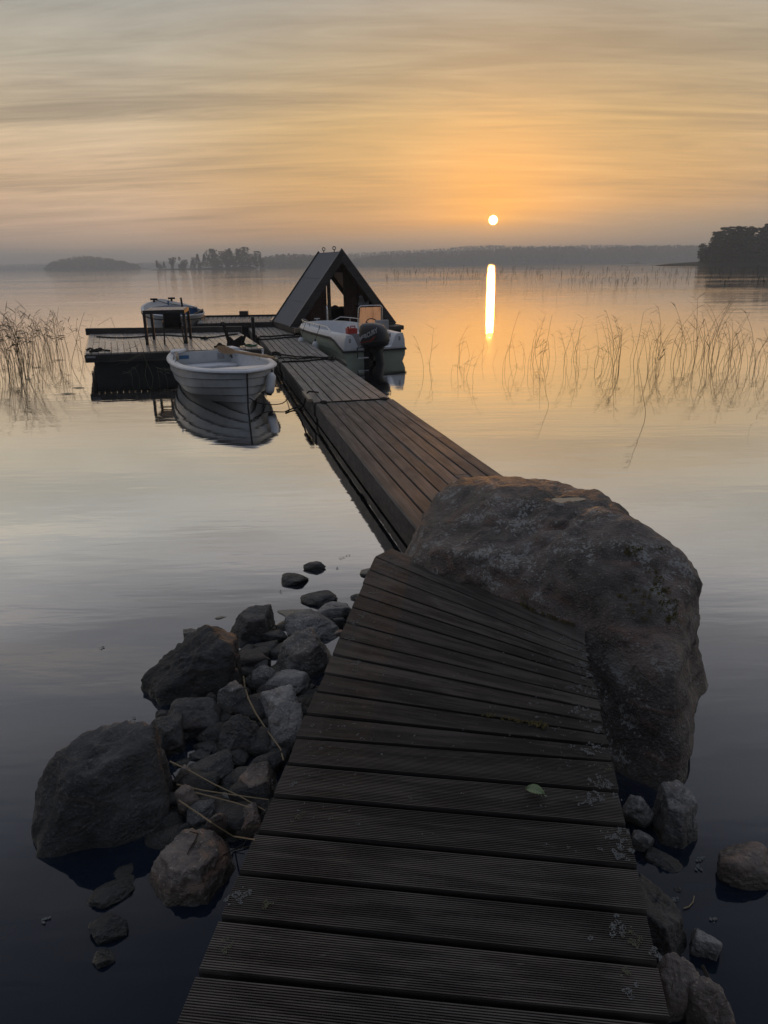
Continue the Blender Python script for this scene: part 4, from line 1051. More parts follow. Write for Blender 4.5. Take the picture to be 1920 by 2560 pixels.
def fender(name, a, b, r, label, mt='white', line=None):
    a, b = Vector(a), Vector(b); e = empty(name, a, 0, label, 'fender'); v = b - a; L_ = v.length
    m = MB(); m.lathe([(.001, 0), (r * .35, .005), (r * .45, r * .25), (r * .9, r * .7), (r, r * 1.1), (r, L_ - r * 1.1), (r * .9, L_ - r * .6), (r * .5, L_ - r * .15), (.001, L_)], 16, (0, 0, 0), v); m.build('body', M[mt], e, smooth=60)
    m = MB(); m.lathe([(.001, L_ - r * .2), (r * .62, L_ - r * .25), (r * .5, L_ + r * .1), (.001, L_ + r * .12)], 12, (0, 0, 0), v); m.build('cap', M['rubber'], e, smooth=60)
    m = MB(); m.lathe([(r * .36, -.001), (r * .40, r * .3), (r * .2, -.03), (.001, -.045)], 12, (0, 0, 0), v); m.build('eye', M['rubber'], e, smooth=60)
    if line:
        pl = [Vector((0, 0, 0))] + [Vector(q) - a for q in line]; m = MB(); m.tube(pl, .006, 5); m.build('lanyard', M['rope'], e, smooth=60)
    return e
def bl(o, p): return Matrix.Translation(o.location) @ Matrix.Rotation(o.rotation_euler.z, 4, 'Z') @ Vector(p)
fa = AT(680, 930, 11.5); fender('fender', fa, AT(673, 987, 11.4), .074, 'long white fender hanging off the bow of the white rowboat', 'white', [bl(rb, (2.9, .60, .57))])

# --- green motorboat
ML = 4.2
m_hb = lambda u: .74 + .10 * sstep(0, .6, u) if u < .6 else .84 * max(0.0, 1 - ((u - .6) / .4) ** 3.4) ** .62
m_zr = lambda u: .27 + .25 * sstep(-.02, .21, u) + .06 * u * u
m_zg = lambda u: .635 + .04 * u * u
m_zk = lambda u: -.20 + .16 * max(0, (u - .7) / .3) ** 2
m_x = lambda u, s=1.0: u * (3.75 + (ML - 3.75) * s ** 1.1)
MA = R(112); mo_org = Vector((-.15, 16.38, 0))
mb_ = empty('motorboat', mo_org, MA, 'green hulled motorboat with white inside, outboard at its stern', 'motorboat')
m = MB(); m.loft(hull_rows(m_x, m_hb, m_zk, m_zr, 5, .012, 30, .62, .45, 1.9)); m.build('hull', M['greenhull'], mb_, smooth=26)
olr = outline(m_x, m_hb, m_zr)
m = rail_mesh(MB(), olr, [(.0, -.025), (.032, -.022), (.038, 0), (.030, .018), (0, .022)]); m.build('rub_rail', M['rubber'], mb_, smooth=50)
m = MB(); rows = []
for (p, n) in olr:
    u = max(0, min(1, p.x / ML)); zg = m_zg(u); rows.append([p + n * .004 + Vector((0, 0, .015)), p - n * .015 + Vector((0, 0, (zg - p.z) * .5)), p - n * .035 + Vector((0, 0, (zg - p.z) * .85)), p - n * .06 + Vector((0, 0, zg - p.z)),
                 p - n * .19 + Vector((0, 0, zg - p.z - .004)), p - n * .205 + Vector((0, 0, zg - p.z - .04)), p - n * .23 + Vector((0, 0, max(.13, zg - .30) - p.z)), p - n * .30 + Vector((0, 0, .11 - p.z))])
m.loft(rows); m.build('deck_moulding', M['white'], mb_, smooth=45)
m = MB(); fl = [(p - n * .28) for p, n in olr]; m.add([(p.x, p.y, .12) for p in fl], [tuple(range(len(fl)))]); m.build('cockpit_floor', M['white_in'], mb_)
sec = hull_rows(m_x, m_hb, m_zk, m_zr, 5, .012, 30, .62, .45, 1.9)[0]
m = MB(); m.prism([Vector(p) for p in sec], (.05, 0, 0)); m.build('transom', M['greenhull'], mb_)
m = MB(); m.beam((-.02, -.76, .275), (-.02, .76, .275), .045, .035); m.build('transom_rail', M['rubber'], mb_)
for s in (1, -1):
    m = MB(); m.prism([(-.01, s * .745, .292), (-.01, s * .73, .50), (-.01, s * .70, .60), (-.01, s * .64, .632), (-.01, s * .54, .632), (-.01, s * .49, .57), (-.01, s * .40, .36), (-.01, s * .34, .333), (-.01, s * .34, .292)], (.50, 0, 0)); m.build('stern_corner', M['white'], mb_, bevel=.025, smooth=50)
m = MB(); m.box(-.012, .50, -.36, .36, .29, .338); m.build('motor_well', M['white'], mb_, bevel=.01)
m = MB(); m.prism([(.30, -.44, .34), (.30, .44, .34), (.46, .60, .615), (.46, -.60, .615)], (.04, 0, 0)); m.build('well_panel', M['grit'], mb_)
m = MB(); m.box(.45, .95, -.58, .58, .50, .60); m.build('stern_seat', M['white'], mb_, bevel=.02, smooth=50)
for s in (1, -1):
    m = MB(); m.box(-.014, -.010, s * .60 - .02, s * .60 + .03, .47, .56); m.build('vent_plate', M['greyplate'], mb_)
# console, windscreen, wheel
m = MB(); m.prism([(1.30, -.22, .12), (1.75, -.22, .12), (1.72, -.22, .66), (1.42, -.22, .70)], (0, -.56, 0)); m.build('console', M['white'], mb_, bevel=.03, smooth=50)
ws = [(1.62, -.22, .66), (1.62, -.80, .66), (1.56, -.78, 1.13), (1.56, -.24, 1.13)]
m = MB(); m.prism(ws, (.006, 0, 0)); wsn = m.build('windscreen', M['screen'], mb_)
m = MB(); c_ = [(1.63, -.20, .58), (1.60, -.19, .85), (1.56, -.20, 1.12), (1.555, -.25, 1.165), (1.555, -.50, 1.17), (1.555, -.77, 1.165), (1.56, -.815, 1.12), (1.60, -.825, .85), (1.63, -.83, .58)]
m.tube(c_, .013, 8); m.build('windscreen_frame', M['steel'], wsn, smooth=60)
wc = Vector((1.24, -.43, .74)); wn = Vector((-.72, 0, .5)).normalized(); wa = Vector((0, 1, 0)); wb_ = wn.cross(wa)
wheel = link('steering_wheel', (lambda mm: (mm.tube([wc + (wa * math.cos(q) + wb_ * math.sin(q)) * .165 for q in [k * 2 * math.pi / 24 for k in range(25)]], .013, 6, caps=False), mm.mesh('steering_wheel', 60))[1])(MB()), M['black'], mb_)
for k in range(3):
    q = R(90 + 120 * k); m = MB(); m.tube([wc - wn * .03, wc + (wa * math.cos(q) + wb_ * math.sin(q)) * .16], .009, 5); m.build('spoke', M['black'], wheel, smooth=60)
m = MB(); m.tube([wc - wn * .02, wc - wn * .16], .025, 8); m.build('steering_column', M['black'], mb_, smooth=60)
m = MB(); m.box(1.20, 1.34, -.80, -.66, .60, .66); m.tube([(1.27, -.73, .66), (1.22, -.73, .84)], .014, 6); m.tube([(1.22, -.78, .84), (1.22, -.68, .84)], .018, 6); m.build('throttle', M['black'], mb_)
m = MB(); m.box(.95, 1.02, -.74, -.40, .62, .86); m.build('seat_back', M['greyplate'], mb_, bevel=.02, smooth=50)
def bow_rail(u0, u1, s, h=.10):
    us = [u0 + (u1 - u0) * k / 12 for k in range(13)]
    pts = []
    for k, u in enumerate(us):
        y = s * (m_hb(u) - .07); zz = m_zg(u) + (h if 0 < k < 12 else 0.0)
        pts.append((m_x(u), y, zz))
    m = MB(); m.tube(pts, .0125, 8)
    for k in (3, 6, 9): m.tube([(pts[k][0], pts[k][1], m_zg(us[k])), pts[k]], .010, 6)
    m.build('hand_rail', M['steel'], mb_, smooth=60)
bow_rail(.24, .955, 1); bow_rail(.50, .955, -1)
m = MB(); m.tube([(m_x(.965), .10, .675), (m_x(.965), .10, .735)], .014, 6); m.tube([(m_x(.965), .02, .735), (m_x(.965), .18, .735)], .013, 6); m.build('bow_cleat', M['steel'], mb_, smooth=60)
m = MB(); m.tube([(-.06, .20, .36), (-.10, .20, .30), (-.10, .20, .14)], .012, 6); m.tube([(-.06, .46, .36), (-.10, .46, .30), (-.10, .46, .14)], .012, 6); m.tube([(-.06, .20, .36), (-.06, .46, .36)], .012, 6); lad = m.build('boarding_ladder', M['black'], mb_, smooth=60)
m = MB(); m.box(-.13, -.085, .20, .46, .13, .152); m.build('ladder_step', M['white'], lad)

# outboard motor hung on the transom
om = empty('outboard_motor', bl(mb_, (-.24, .02, -.14)), MA + R(205), 'charcoal outboard motor tilted over the stern of the green motorboat', 'outboard motor')
om.rotation_euler = (0, R(-9), MA + R(205)); om.scale = (1.16, 1.16, 1.12)
m = MB(); rows = []
def sup(cx, lx, ly, z, lean=0.0, e=.55, n=28):
    r_ = []
    for k in range(n):
        q = 2 * math.pi * k / n; c_, s_ = math.cos(q), math.sin(q)
        x_ = lx * (abs(c_) ** e) * (1 if c_ >= 0 else -1)
        r_.append((cx + x_, ly * (abs(s_) ** e) * (1 if s_ >= 0 else -1) * (1 - .10 * (x_ / lx)), z + lean * x_))
    return r_
for cx, lx, ly, z, ln in ((.02, .13, .10, .44, 0), (.02, .24, .155, .46, .02), (.02, .285, .175, .52, .03), (.015, .30, .182, .60, .02), (.0, .295, .178, .70, -.02), (-.01, .275, .168, .80, -.06), (-.03, .235, .145, .88, -.10), (-.05, .16, .105, .925, -.12), (-.06, .06, .04, .94, -.12)):
    rows.append(sup(cx, lx, ly, z, ln))
m.loft(rows, True); m.f.append(tuple(range(28))); m.f.append(tuple(len(m.v) - 28 + i for i in range(28)))
cw = m.build('cowling', M['cowl'], om, smooth=44)
m = MB(); m.loft([sup(.02, .288, .178, .535, .03), sup(.02, .295, .186, .545, .03), sup(.02, .295, .186, .56, .03), sup(.02, .288, .178, .57, .03)], True); m.build('cowl_seam', M['rubber'], cw, smooth=60)
cu = bpy.data.curves.new('lettering', 'FONT'); cu.body = 'MERCURY'; cu.size = .115; cu.extrude = .0015; cu.align_x = 'CENTER'; cu.align_y = 'CENTER'; cu.shear = .25; cu.space_character = 1.02; cu.offset = .0035
to = bpy.data.objects.new('lettering_curve', cu); COL.objects.link(to); bpy.context.view_layer.update()
tme = bpy.data.meshes.new_from_object(to.evaluated_get(bpy.context.evaluated_depsgraph_get())); bpy.data.objects.remove(to)
for s in (-1, 1):
    tm = tme.copy(); tm.materials.clear()
    tm.transform(Matrix.Translation((.02, s * .187, .705)) @ Matrix.Rotation(R(0 if s < 0 else 180), 4, 'Z') @ Matrix.Rotation(R(90 + 6), 4, 'X') @ Matrix.Rotation(R(14), 4, 'Z'))
    link('lettering', tm, M['letter'], cw)
    m = MB(); m.prism([(-.24, s * .187, .575), (.10, s * .189, .575), (.22, s * .187, .655), (.18, s * .187, .662), (.06, s * .189, .60), (-.22, s * .187, .59)], (0, s * .002, 0)); m.build('stripe', M['redstripe'], cw)
m = MB(); m.loft([sup(.02, .17, .12, .45, 0), sup(.03, .12, .09, .39, 0), sup(.06, .085, .06, .32, 0), sup(.07, .08, .05, .15, 0), sup(.08, .085, .04, .0, 0), sup(.08, .08, .03, -.35, 0)], True); m.build('leg', M['leg'], om, smooth=50)
m = MB(); m.prism([(-.14, -.06, .01), (-.02, -.12, .012), (.26, -.10, .03), (.30, 0, .035), (.26, .10, .03), (-.02, .12, .012), (-.14, .06, .01)], (0, 0, .014)); m.build('cavitation_plate', M['leg'], om)
m = MB(); m.box(-.26, -.10, -.11, -.06, .12, .46); m.box(-.26, -.10, .06, .11, .12, .46); m.tube([(-.18, -.11, .44), (-.18, .11, .44)], .025, 8); m.box(-.16, -.06, -.055, .055, .20, .42); m.build('clamp_bracket', M['black'], om)
m = MB(); m.tube([(-.28, .05, .50), (-.36, .10, .47), (-.44, .16, .46)], .022, 8); m.lathe([(.001, 0), (.05, 0), (.055, .05), (.001, .06)], 12, (-.30, .16, .52), (0, 1, .2)); m.build('tiller_grip', M['black'], om, smooth=60)
m = MB(); m.tube([(-.25, -.12, .50), (-.42, -.26, .42), (-.50, -.42, .46)], .010, 6); m.build('cable', M['black'], om, smooth=60)

rt = empty('fuel_can', bl(mb_, (.72, .30, .60)), MA, 'red fuel can standing on the stern seat of the green motorboat', 'fuel can')
m = MB(); m.box(-.09, .09, -.12, .12, .002, .13); m.build('can', M['red'], rt, bevel=.02, smooth=50)
m = MB(); m.tube([(0, -.09, .125), (0, -.09, .17), (0, .02, .17), (0, .02, .125)], .015, 6); m.build('handle', M['red'], rt, smooth=60)
m = MB(); m.tube([(0, .08, .12), (0, .08, .165)], .026, 8); m.build('cap', M['red'], rt, smooth=60)
fender('fender', bl(mb_, (1.55, .935, .40)), bl(mb_, (1.55, .93, -.02)), .075, 'white fender with dark cap hanging halfway along the green motorboat', 'white', [bl(mb_, (1.5, .82, .74))])
fender('fender', bl(mb_, (2.75, .94, .40)), bl(mb_, (2.75, .935, .02)), .085, 'stubby white fender hanging near the bow of the green motorboat', 'white', [bl(mb_, (2.75, .80, .74))])

# --- white and blue boat behind the platform
NT_, FT_ = Vector((-6.22, 23.5, 0)), Vector((-8.0, 26.75, 0)); BX = FT_ - NT_; L3 = BX.length; A3 = math.atan2(BX.y, BX.x)
b_hb = lambda u: .93 * max(0.0, 1 - abs(2 * u - 1) ** 2.5) ** .70
b_zs = lambda u: .60 + .40 * max(0, u) ** 1.8 + .06 * (1 - u) ** 2
b_zk = lambda u: -.25 + .18 * abs(2 * u - 1) ** 3
b_x = lambda u, s=1.0: L3 * (.5 + (u - .5) * (.86 + .14 * s))
bb = empty('double_ended_boat', NT_, A3, 'white double-ended wooden boat with blue inside moored behind the platform', 'boat')
def sym_rows(strakes, out, inn=0.0, s0=0.0, n=26):
    ss = []
    for j in range(strakes):
        a, b = j / strakes, (j + 1) / strakes; ss += [(a, out if j else 0), (b - 1e-4, 0)]
    rows = []
    for k in range(n + 1):
        u = .5 - .5 * math.cos(math.pi * k / n); f = abs(2 * u - 1) ** 2; half = []
        for s, o in ss:
            y = max(0, b_hb(u) - inn) * math.sin(s * math.pi / 2) ** (.62 + .5 * f); z = b_zk(u) + inn + (b_zs(u) - b_zk(u) - inn) * s ** (1.6 - .5 * f)
            half.append((b_x(u, s) + (0 if not inn else (L3 * .5 - b_x(u, s)) * .03), y + (o if 0 < k < n and y > .05 else 0), max(z, .06) if inn else z))
        rows.append([(x, y, z) for x, y, z in reversed(half)] + [(x, -y, z) for x, y, z in half])
    return rows
m = MB(); m.loft(sym_rows(5, .014)); m.build('hull', M['offwhite'], bb, smooth=24)
m = MB(); m.loft(sym_rows(5, 0, .05)); m.build('liner', M['bluepaint'], bb, smooth=50)
def ol3(zf, n=22):
    us = [.5 - .5 * math.cos(math.pi * k / n) for k in range(n + 1)]
    pts = [Vector((b_x(u), b_hb(u), zf(u))) for u in us] + [Vector((b_x(u), -b_hb(u), zf(u))) for u in reversed(us[1:-1])]; out = []
    for i, p in enumerate(pts):
        t = pts[(i + 1) % len(pts)] - pts[i - 1]; t.z = 0; t.normalize(); out.append((p, Vector((-t.y, t.x, 0))))
    return out
def ring(m, ol, prof): m.loft([[p + n * o + Vector((0, 0, z)) for o, z in prof] for p, n in ol + ol[:1]], closed=True); return m
ring(MB(), ol3(b_zs), [(.03, -.04), (.035, .0), (.01, .014), (-.06, .014), (-.065, -.03)]).build('gunwale', M['offwhite'], bb, smooth=50)
ring(MB(), ol3(lambda u: b_zs(u) - .13), [(.008, -.016), (.036, -.014), (.036, .014), (.008, .016)]).build('rubbing_strake', M['rubber'], bb, smooth=50)
m = MB(); rows = []
for k in range(13):
    u = .54 + .46 * k / 12; y = max(0, b_hb(u) - .05); rows.append([(b_x(u), y * q, b_zs(u) + .01 + .10 * (1 - q * q) * min(1, y / .3)) for q in (1, .7, .35, 0, -.35, -.7, -1)])
m.loft(rows); m.build('foredeck', M['greyplate'], bb, smooth=60)
m = MB(); u = .54; y = b_hb(u) - .05; m.prism([(b_x(u), y * q, b_zs(u) + .008 + .10 * (1 - q * q)) for q in (1, .7, .35, 0, -.35, -.7, -1)] + [(b_x(u), -y * .6, .08), (b_x(u), y * .6, .08)], (.03, 0, 0)); m.build('bulkhead', M['bluepaint'], bb)
m = MB(); u = .54
for q0, q1 in ((1, .5), (.5, 0), (0, -.5), (-.5, -1)): m.beam((b_x(u) - .03, y * q0, b_zs(u) + .03 + .10 * (1 - q0 * q0)), (b_x(u) - .03, y * q1, b_zs(u) + .03 + .10 * (1 - q1 * q1)), .04, .07)
m.build('coaming', M['offwhite'], bb)
for x0, x1 in ((.5, .8), (1.35, 1.6)):
    yy = b_hb(.5 * (x0 + x1) / L3) - .06; m = MB(); m.box(x0, x1, -yy, yy, .36, .40); m.build('thwart', M['bluepaint'], bb)
for (uu, q) in ((.84, .42), (.86, -.42)):
    zc = b_zs(uu) + .09; x_, y_ = b_x(uu), q * .75
    m = MB(); m.tube([(x_, y_, zc - .06), (x_, y_, zc + .06)], .035, 8); m.tube([(x_ - .05, y_ - .11, zc + .08), (x_ + .05, y_ + .11, zc + .08)], .032, 8); m.build('mooring_cleat', M['iron'], bb, smooth=60)
m = MB(); m.tube([(b_x(.56), .06, b_zs(.56) + .1), (b_x(.56), .06, b_zs(.56) + .28)], .035, 8); m.build('samson_post', M['bluepaint'], bb, smooth=60)
m = MB(); m.tube([(b_x(.84), .30, b_zs(.84) + .16), (b_x(.7), .05, b_zs(.7) + .13), (b_x(.62), -.35, b_zs(.62) + .10), (b_x(.55), -.70, b_zs(.55) + .05), (b_x(.40), -.90, b_zs(.4) + .03)], .012, 5); m.build('deck_line', M['rope'], bb, smooth=60)
for k in range(9):
    u = .08 + .034 * k; m = MB(); m.tube([(b_x(u), -b_hb(u) + .02, b_zs(u) + .01), (b_x(u), -b_hb(u) + .02, b_zs(u) + .085)], .020, 6); m.build('rail_peg', M['black'], bb, smooth=60)
pz = AT(454, 767, 24.9); m = MB(); m.tube([pz + Vector((.06, 0, -.45)), AT(452, 744, 24.9)], .034, 7)
tag(m.build('pole', M['black'], smooth=60), 'dark pole standing up out of the white and blue boat', 'pole')
pa_, pb_ = AT(494, 781, 23.7), AT(506, 775, 23.5); m = MB(); m.tube([pa_, pb_], .022, 7); m.tube([pa_ - (pb_ - pa_) * 3.5, pa_], .02, 7)
tag(m.build('oar', M['palewood'], smooth=60), 'oar sticking out over the near tip of the white and blue boat', 'oar')
fp = AT(502, 801, 23.1); fender('fender', fp, AT(504, 820, 23.05), .085, 'grey fender between the white and blue boat and the cross pontoon', 'greyplate')

# ------------------------------------------------------------------ A-frame hut on its own float
HA = R(20); HO = Vector((-2.56, 20.92, .45)); HW, HH, HD = 3.04, 1.95, 2.35
hut = empty('hut', HO, HA, 'dark A-frame hut with a felt roof standing on a float by the jetty', 'hut')
SL = math.atan2(HH, HW / 2)
def slab(x0, z0, x1, z1, y0, y1, th, name, mt, parent=hut):
    a, b = Vector((x0, 0, z0)), Vector((x1, 0, z1)); t = (b - a).normalized(); n = Vector((-t.z, 0, t.x))
    if n.z < 0: n = -n
    m = MB(); m.prism([a + Vector((0, y0, 0)), b + Vector((0, y0, 0)), b + n * th + Vector((0, y0, 0)), a + n * th + Vector((0, y0, 0))], (0, y1 - y0, 0)); return m.build(name, mt, parent)
rfL = slab(0, 0, HW / 2, HH, -.10, HD, .05, 'roof', M['felt']); rfR = slab(HW, 0, HW / 2, HH, -.10, HD, .05, 'roof', M['felt'])
# seams of the felt
tL = Vector((HW / 2, 0, HH)).normalized(); nL = Vector((-tL.z, 0, tL.x))
for f in (.33, .66):
    a = tL * (math.hypot(HW / 2, HH) * f) + nL * .053; m = MB(); m.beam(a + Vector((0, -.08, 0)), a + Vector((0, HD - .05, 0)), .03, .006, nL); m.build('felt_seam', M['felt'], rfL)
# inner boarding, board by board
for s in (0, 1):
    n_b = 14; Lr = math.hypot(HW / 2, HH) - .12
    for k in range(n_b):
        f0, f1 = .04 + Lr * k / n_b, .04 + Lr * (k + 1) / n_b - .008
        P = lambda f: Vector((math.cos(SL) * f if s == 0 else HW - math.cos(SL) * f, 0, math.sin(SL) * f))
        nn = Vector((math.sin(SL) if s == 0 else -math.sin(SL), 0, -math.cos(SL)))
        a, b = P(f0) + nn * .003, P(f1) + nn * .003; m = MB(); m.prism([a + Vector((0, .42, 0)), b + Vector((0, .42, 0)), b + nn * .018 + Vector((0, .42, 0)), a + nn * .018 + Vector((0, .42, 0))], (0, HD - .46, 0))
        m.build('board', M['inner'], rfR if s else rfL)
# barge boards front and back, standing proud of the roof
for y0, nm in ((-.145, 'bargeboard'), (HD + .003, 'bargeboard')):
    for s in (0, 1):
        P = lambda f: Vector((math.cos(SL) * f if s == 0 else HW - math.cos(SL) * f, y0, math.sin(SL) * f))
        nn = Vector((-math.sin(SL) if s == 0 else math.sin(SL), 0, math.cos(SL))); Lr = math.hypot(HW / 2, HH)
        a, b = P(-.05), P(Lr); k = .085 / math.cos(SL)
        top = Vector((HW / 2, y0 + (.002 if s else 0), HH + k)); m = MB(); m.prism([a - nn * .13, Vector((HW / 2, y0 + (.002 if s else 0), HH - .13 / math.cos(SL))), top, a + nn * .085], (0, .042, 0)); o = m.build(nm, M['darktrim'], hut)
        if y0 < 0:
            m = MB(); m.prism([a + nn * .087, top + Vector((0, 0, .004)), top + Vector((0, 0, .022)), a + nn * .097], (0, .06, 0)); m.build('edge_trim', M['trim'], o)
m = MB(); m.beam((.01, -.1, .0), (.01, HD, .0), .05, .05); m.build('eave_trim', M['trim'], hut)
m = MB(); m.prism([(HW / 2 - .14, .0, HH - .115), (HW / 2, .0, HH + .078), (HW / 2 + .14, .0, HH - .115), (HW / 2, .0, HH + .066)], (0, HD - .02, 0)); m.build('ridge_cap', M['felt'], hut)
for yy in (.62, 1.75):
    m = MB(); m.tube([(HW / 2, yy, HH + .06), (HW / 2, yy, HH + .14)], .013, 6); m.tube([(HW / 2 + .045 * math.cos(q), yy, HH + .18 + .045 * math.sin(q)) for q in [k * .6283 for k in range(11)]], .012, 6); m.build('lifting_eye', M['iron'], hut, smooth=60)
# front wall of upright boards with the doorway left open
yw = .34; bw = .118; x = .17
while x < HW - .17:
    xm = x + bw / 2; zt = lambda q: HH * (1 - abs(q - HW / 2) / (HW / 2)) - .075
    za, zb = zt(x), zt(x + bw - .006)
    lo_ = 0.0
    if 1.13 < xm < 1.20:
        m = MB(); m.box(x, 1.155, yw, yw + .022, 0, zt(x) - .04); m.build('wall_board', M['brown'], hut); x += bw; continue
    if 1.25 < xm < 1.70: lo_ = 1.46
    if min(za, zb) > lo_ + .05:
        top = [(x + bw - .006, yw, zb), (x, yw, za)] if not (x < HW / 2 < x + bw) else [(x + bw - .006, yw, zb), (HW / 2, yw, HH - .08), (x, yw, za)]
        m = MB(); m.prism([(x, yw, lo_), (x + bw - .006, yw, lo_)] + top, (0, .022 + rnd.uniform(0, .004), 0)); m.build('wall_board', M['brown'], hut)
    x += bw
m = MB(); m.box(1.19, 1.275, yw - .03, yw + .06, 0, 1.55); m.build('door_post', M['fascia'], hut)
m = MB(); m.box(1.685, 1.74, yw - .012, yw + .05, 0, 1.50); m.build('door_post', M['brown'], hut)
m = MB(); m.box(1.275, 1.685, yw - .010, yw + .05, 1.46, 1.52); m.build('lintel', M['brown'], hut)
m = MB(); m.box(2.02, 2.75, yw - .22, yw - .002, .50, .525); m.build('shelf', M['brown'], hut)
# back: low parapet of boards
for k in range(18):
    x = .42 + k * .126
    m = MB(); m.box(x, x + .118, HD - .30, HD - .278, 0, .42); m.build('wall_board', M['brown'], hut)
# things in the hut
def heap(name, c, sx, sy, h, seed, mt, label, cat):
    m = MB(); rows = []
    for i in range(13):
        row = []
        for j in range(17):
            a, b = i / 12 * 2 - 1, j / 16 * 2 - 1; d2 = min(1, (a * a + b * b)); z = h * (1 - d2) ** .7 * (.75 + .5 * noise.noise(Vector((a * 1.7 + seed, b * 1.7, seed)))) + .02 * noise.noise(Vector((a * 6, b * 6, seed)))
            row.append((b * sx, a * sy, max(.004, z)))
        rows.append(row)
    m.loft(rows); p = Matrix.Translation(HO) @ Matrix.Rotation(HA, 4, 'Z') @ Vector(c)
    tag(m.build(name, M[mt], None, p, (0, 0, HA), smooth='all'), label, cat)
heap('tarpaulin', (1.75, 1.45, .0), .70, .4, .58, 3, 'cloth', 'dark crumpled tarpaulin heaped inside the hut doorway', 'tarpaulin')
heap('net_bag', (1.25, .85, .0), .28, .35, .34, 9, 'cloth', 'dark bag on the floor just inside the hut doorway', 'bag')
cl = MB(); rows = [[(2.10 + .30 * i / 8, yw - .06 - .05 * math.sin(j * 1.1 + i * .7) - .10 * (1 - j / 6), .78 - .30 * j / 6 + .07 * math.sin(i * .9) - .02 * i) for i in range(9)] for j in range(7)]
cl.loft(rows); mm = cl.mesh('cloth', 'all'); o = link('cloth', mm, M['cloth_pale'], None, HO, (0, 0, HA)); tag(o, 'pale striped cloth hung on the front of the hut right of its doorway', 'cloth')
md = o.modifiers.new('thickness', 'SOLIDIFY'); md.thickness = .008
# float under the hut
hf = empty('hut_float', HO - Vector((0, 0, .45)), HA, 'boarded float that carries the A-frame hut', 'float')
for k in range(19):
    y0 = -.62 + k * .178; m = MB(); m.box(.02, 3.14, y0, y0 + .165, .405 - .03, .405 + rnd.uniform(0, .003)); m.build('plank', M['dock'], hf)
for nm, a, b, wd, ht in (('side_beam', (-.02, -.66, .40), (-.02, 2.78, .40), .10, .15), ('front_beam', (.04, -.66, .36), (3.17, -.66, .36), .06, .10), ('side_beam', (3.17, -.62, .36), (3.17, 2.78, .36), .05, .12)):
    m = MB(); m.beam(a, b, wd, ht); m.build(nm, M['fascia'], hf)
m = MB(); m.beam((.06, -.56, .25), (3.12, -.56, .25), .08, .12); m.build('lower_beam', M['fascia'], hf)
m = MB(); m.box(.25, 1.5, -.3, 2.6, -.2, .30); m.box(2.0, 3.0, -.3, 2.6, -.2, .30); m.build('floats', M['float'], hf)
m = MB(); m.box(-.09, .02, -.76, -.665, .36, .475); m.build('end_block', M['palewood'], hf)
# swim ladder hoop in front of the hut
hp_ = AT(817.5, 800, 20.75); la = empty('swim_ladder', (hp_.x, hp_.y, .41), HA, 'pale tubular ladder hoop in front of the hut', 'ladder')
m = MB(); m.tube([(-.02, -.14, -.3), (-.02, -.14, .50), (-.015, -.10, .60), (0, -.02, .635), (.015, .06, .60), (.02, .10, .50), (.02, .10, .0)], .020, 8); m.build('hand_rail', M['steel'], la, smooth=60)

# ------------------------------------------------------------------ table and chair on the platform
TA = R(10); tb = empty('table', (-4.87, 16.74, ZP), TA, 'slatted garden table with dark legs on the platform', 'table')
tw, td, th_ = .42, .60, .725
ns = 17
for k in range(ns):
    x0 = -tw + .012 + (2 * tw - .024) * k / ns; m = MB(); m.box(x0 + .003, x0 + (2 * tw - .024) / ns - .004, -td + .012, td - .012, th_ - .016, th_ + .008); m.build('slat', M['tabletop'], tb)
m = MB()
for x0, x1, y0, y1 in ((-tw - .02, tw + .02, -td - .02, -td + .010), (-tw - .02, tw + .02, td - .010, td + .02), (-tw - .02, -tw + .010, -td + .011, td - .011), (tw - .010, tw + .02, -td + .011, td - .011)): m.box(x0, x1, y0, y1, th_ - .075, th_ + .002)
m.build('apron', M['black'], tb)
for sx in (-1, 1):
    for sy in (-1, 1):
        m = MB(); m.box(sx * tw - .030, sx * tw + .030, sy * td - .030, sy * td + .030, 0, th_ - .076); m.build('leg', M['black'], tb)
ch = empty('garden_chair', (-4.66, 16.42, ZP), TA + R(2), 'black woven garden chair pushed under the slatted table, back to the camera', 'chair')
for sx in (-1, 1):
    m = MB(); m.tube([(sx * .215, -.26, 0), (sx * .20, -.22, .20), (sx * .185, -.20, .36), (sx * .17, -.25, .66)], .016, 8); m.build('leg', M['black'], ch, smooth=60)
    m = MB(); m.tube([(sx * .245, .26, 0), (sx * .24, .24, .30), (sx * .24, .22, .42), (sx * .235, .16, .465), (sx * .23, -.10, .46), (sx * .19, -.215, .44)], .016, 8); m.build('arm_frame', M['black'], ch, smooth=60)
m = MB(); m.loft([[(x_, y_, z_ + .006 * math.cos(x_ * 9)) for x_ in (-.18, -.09, 0, .09, .18)] for y_, z_ in ((-.20, .335), (-.05, .33), (.12, .335), (.24, .345))]); st_ = m.build('seat', M['mesh'], ch, smooth=60)
m = MB(); m.loft([[(x_ * w_, y_ - .02 * math.cos(x_ * 6), z_) for x_ in (-.17, -.085, 0, .085, .17)] for y_, z_, w_ in ((-.205, .35, 1), (-.215, .45, 1.02), (-.235, .56, 1.0), (-.25, .655, .97))]); bk_ = m.build('backrest', M['mesh'], ch, smooth=60)
for q_ in (st_, bk_):
    md = q_.modifiers.new('thickness', 'SOLIDIFY'); md.thickness = .012
m = MB(); m.tube([(-.17, -.25, .66), (-.08, -.265, .685), (.08, -.265, .685), (.17, -.25, .66)], .016, 8); m.build('top_rail', M['black'], ch, smooth=60)
m = MB(); m.tube([(-.19, -.205, .33), (.19, -.205, .33)], .014, 6); m.tube([(-.235, .235, .33), (.235, .235, .33)], .014, 6); m.build('seat_bar', M['black'], ch, smooth=60)

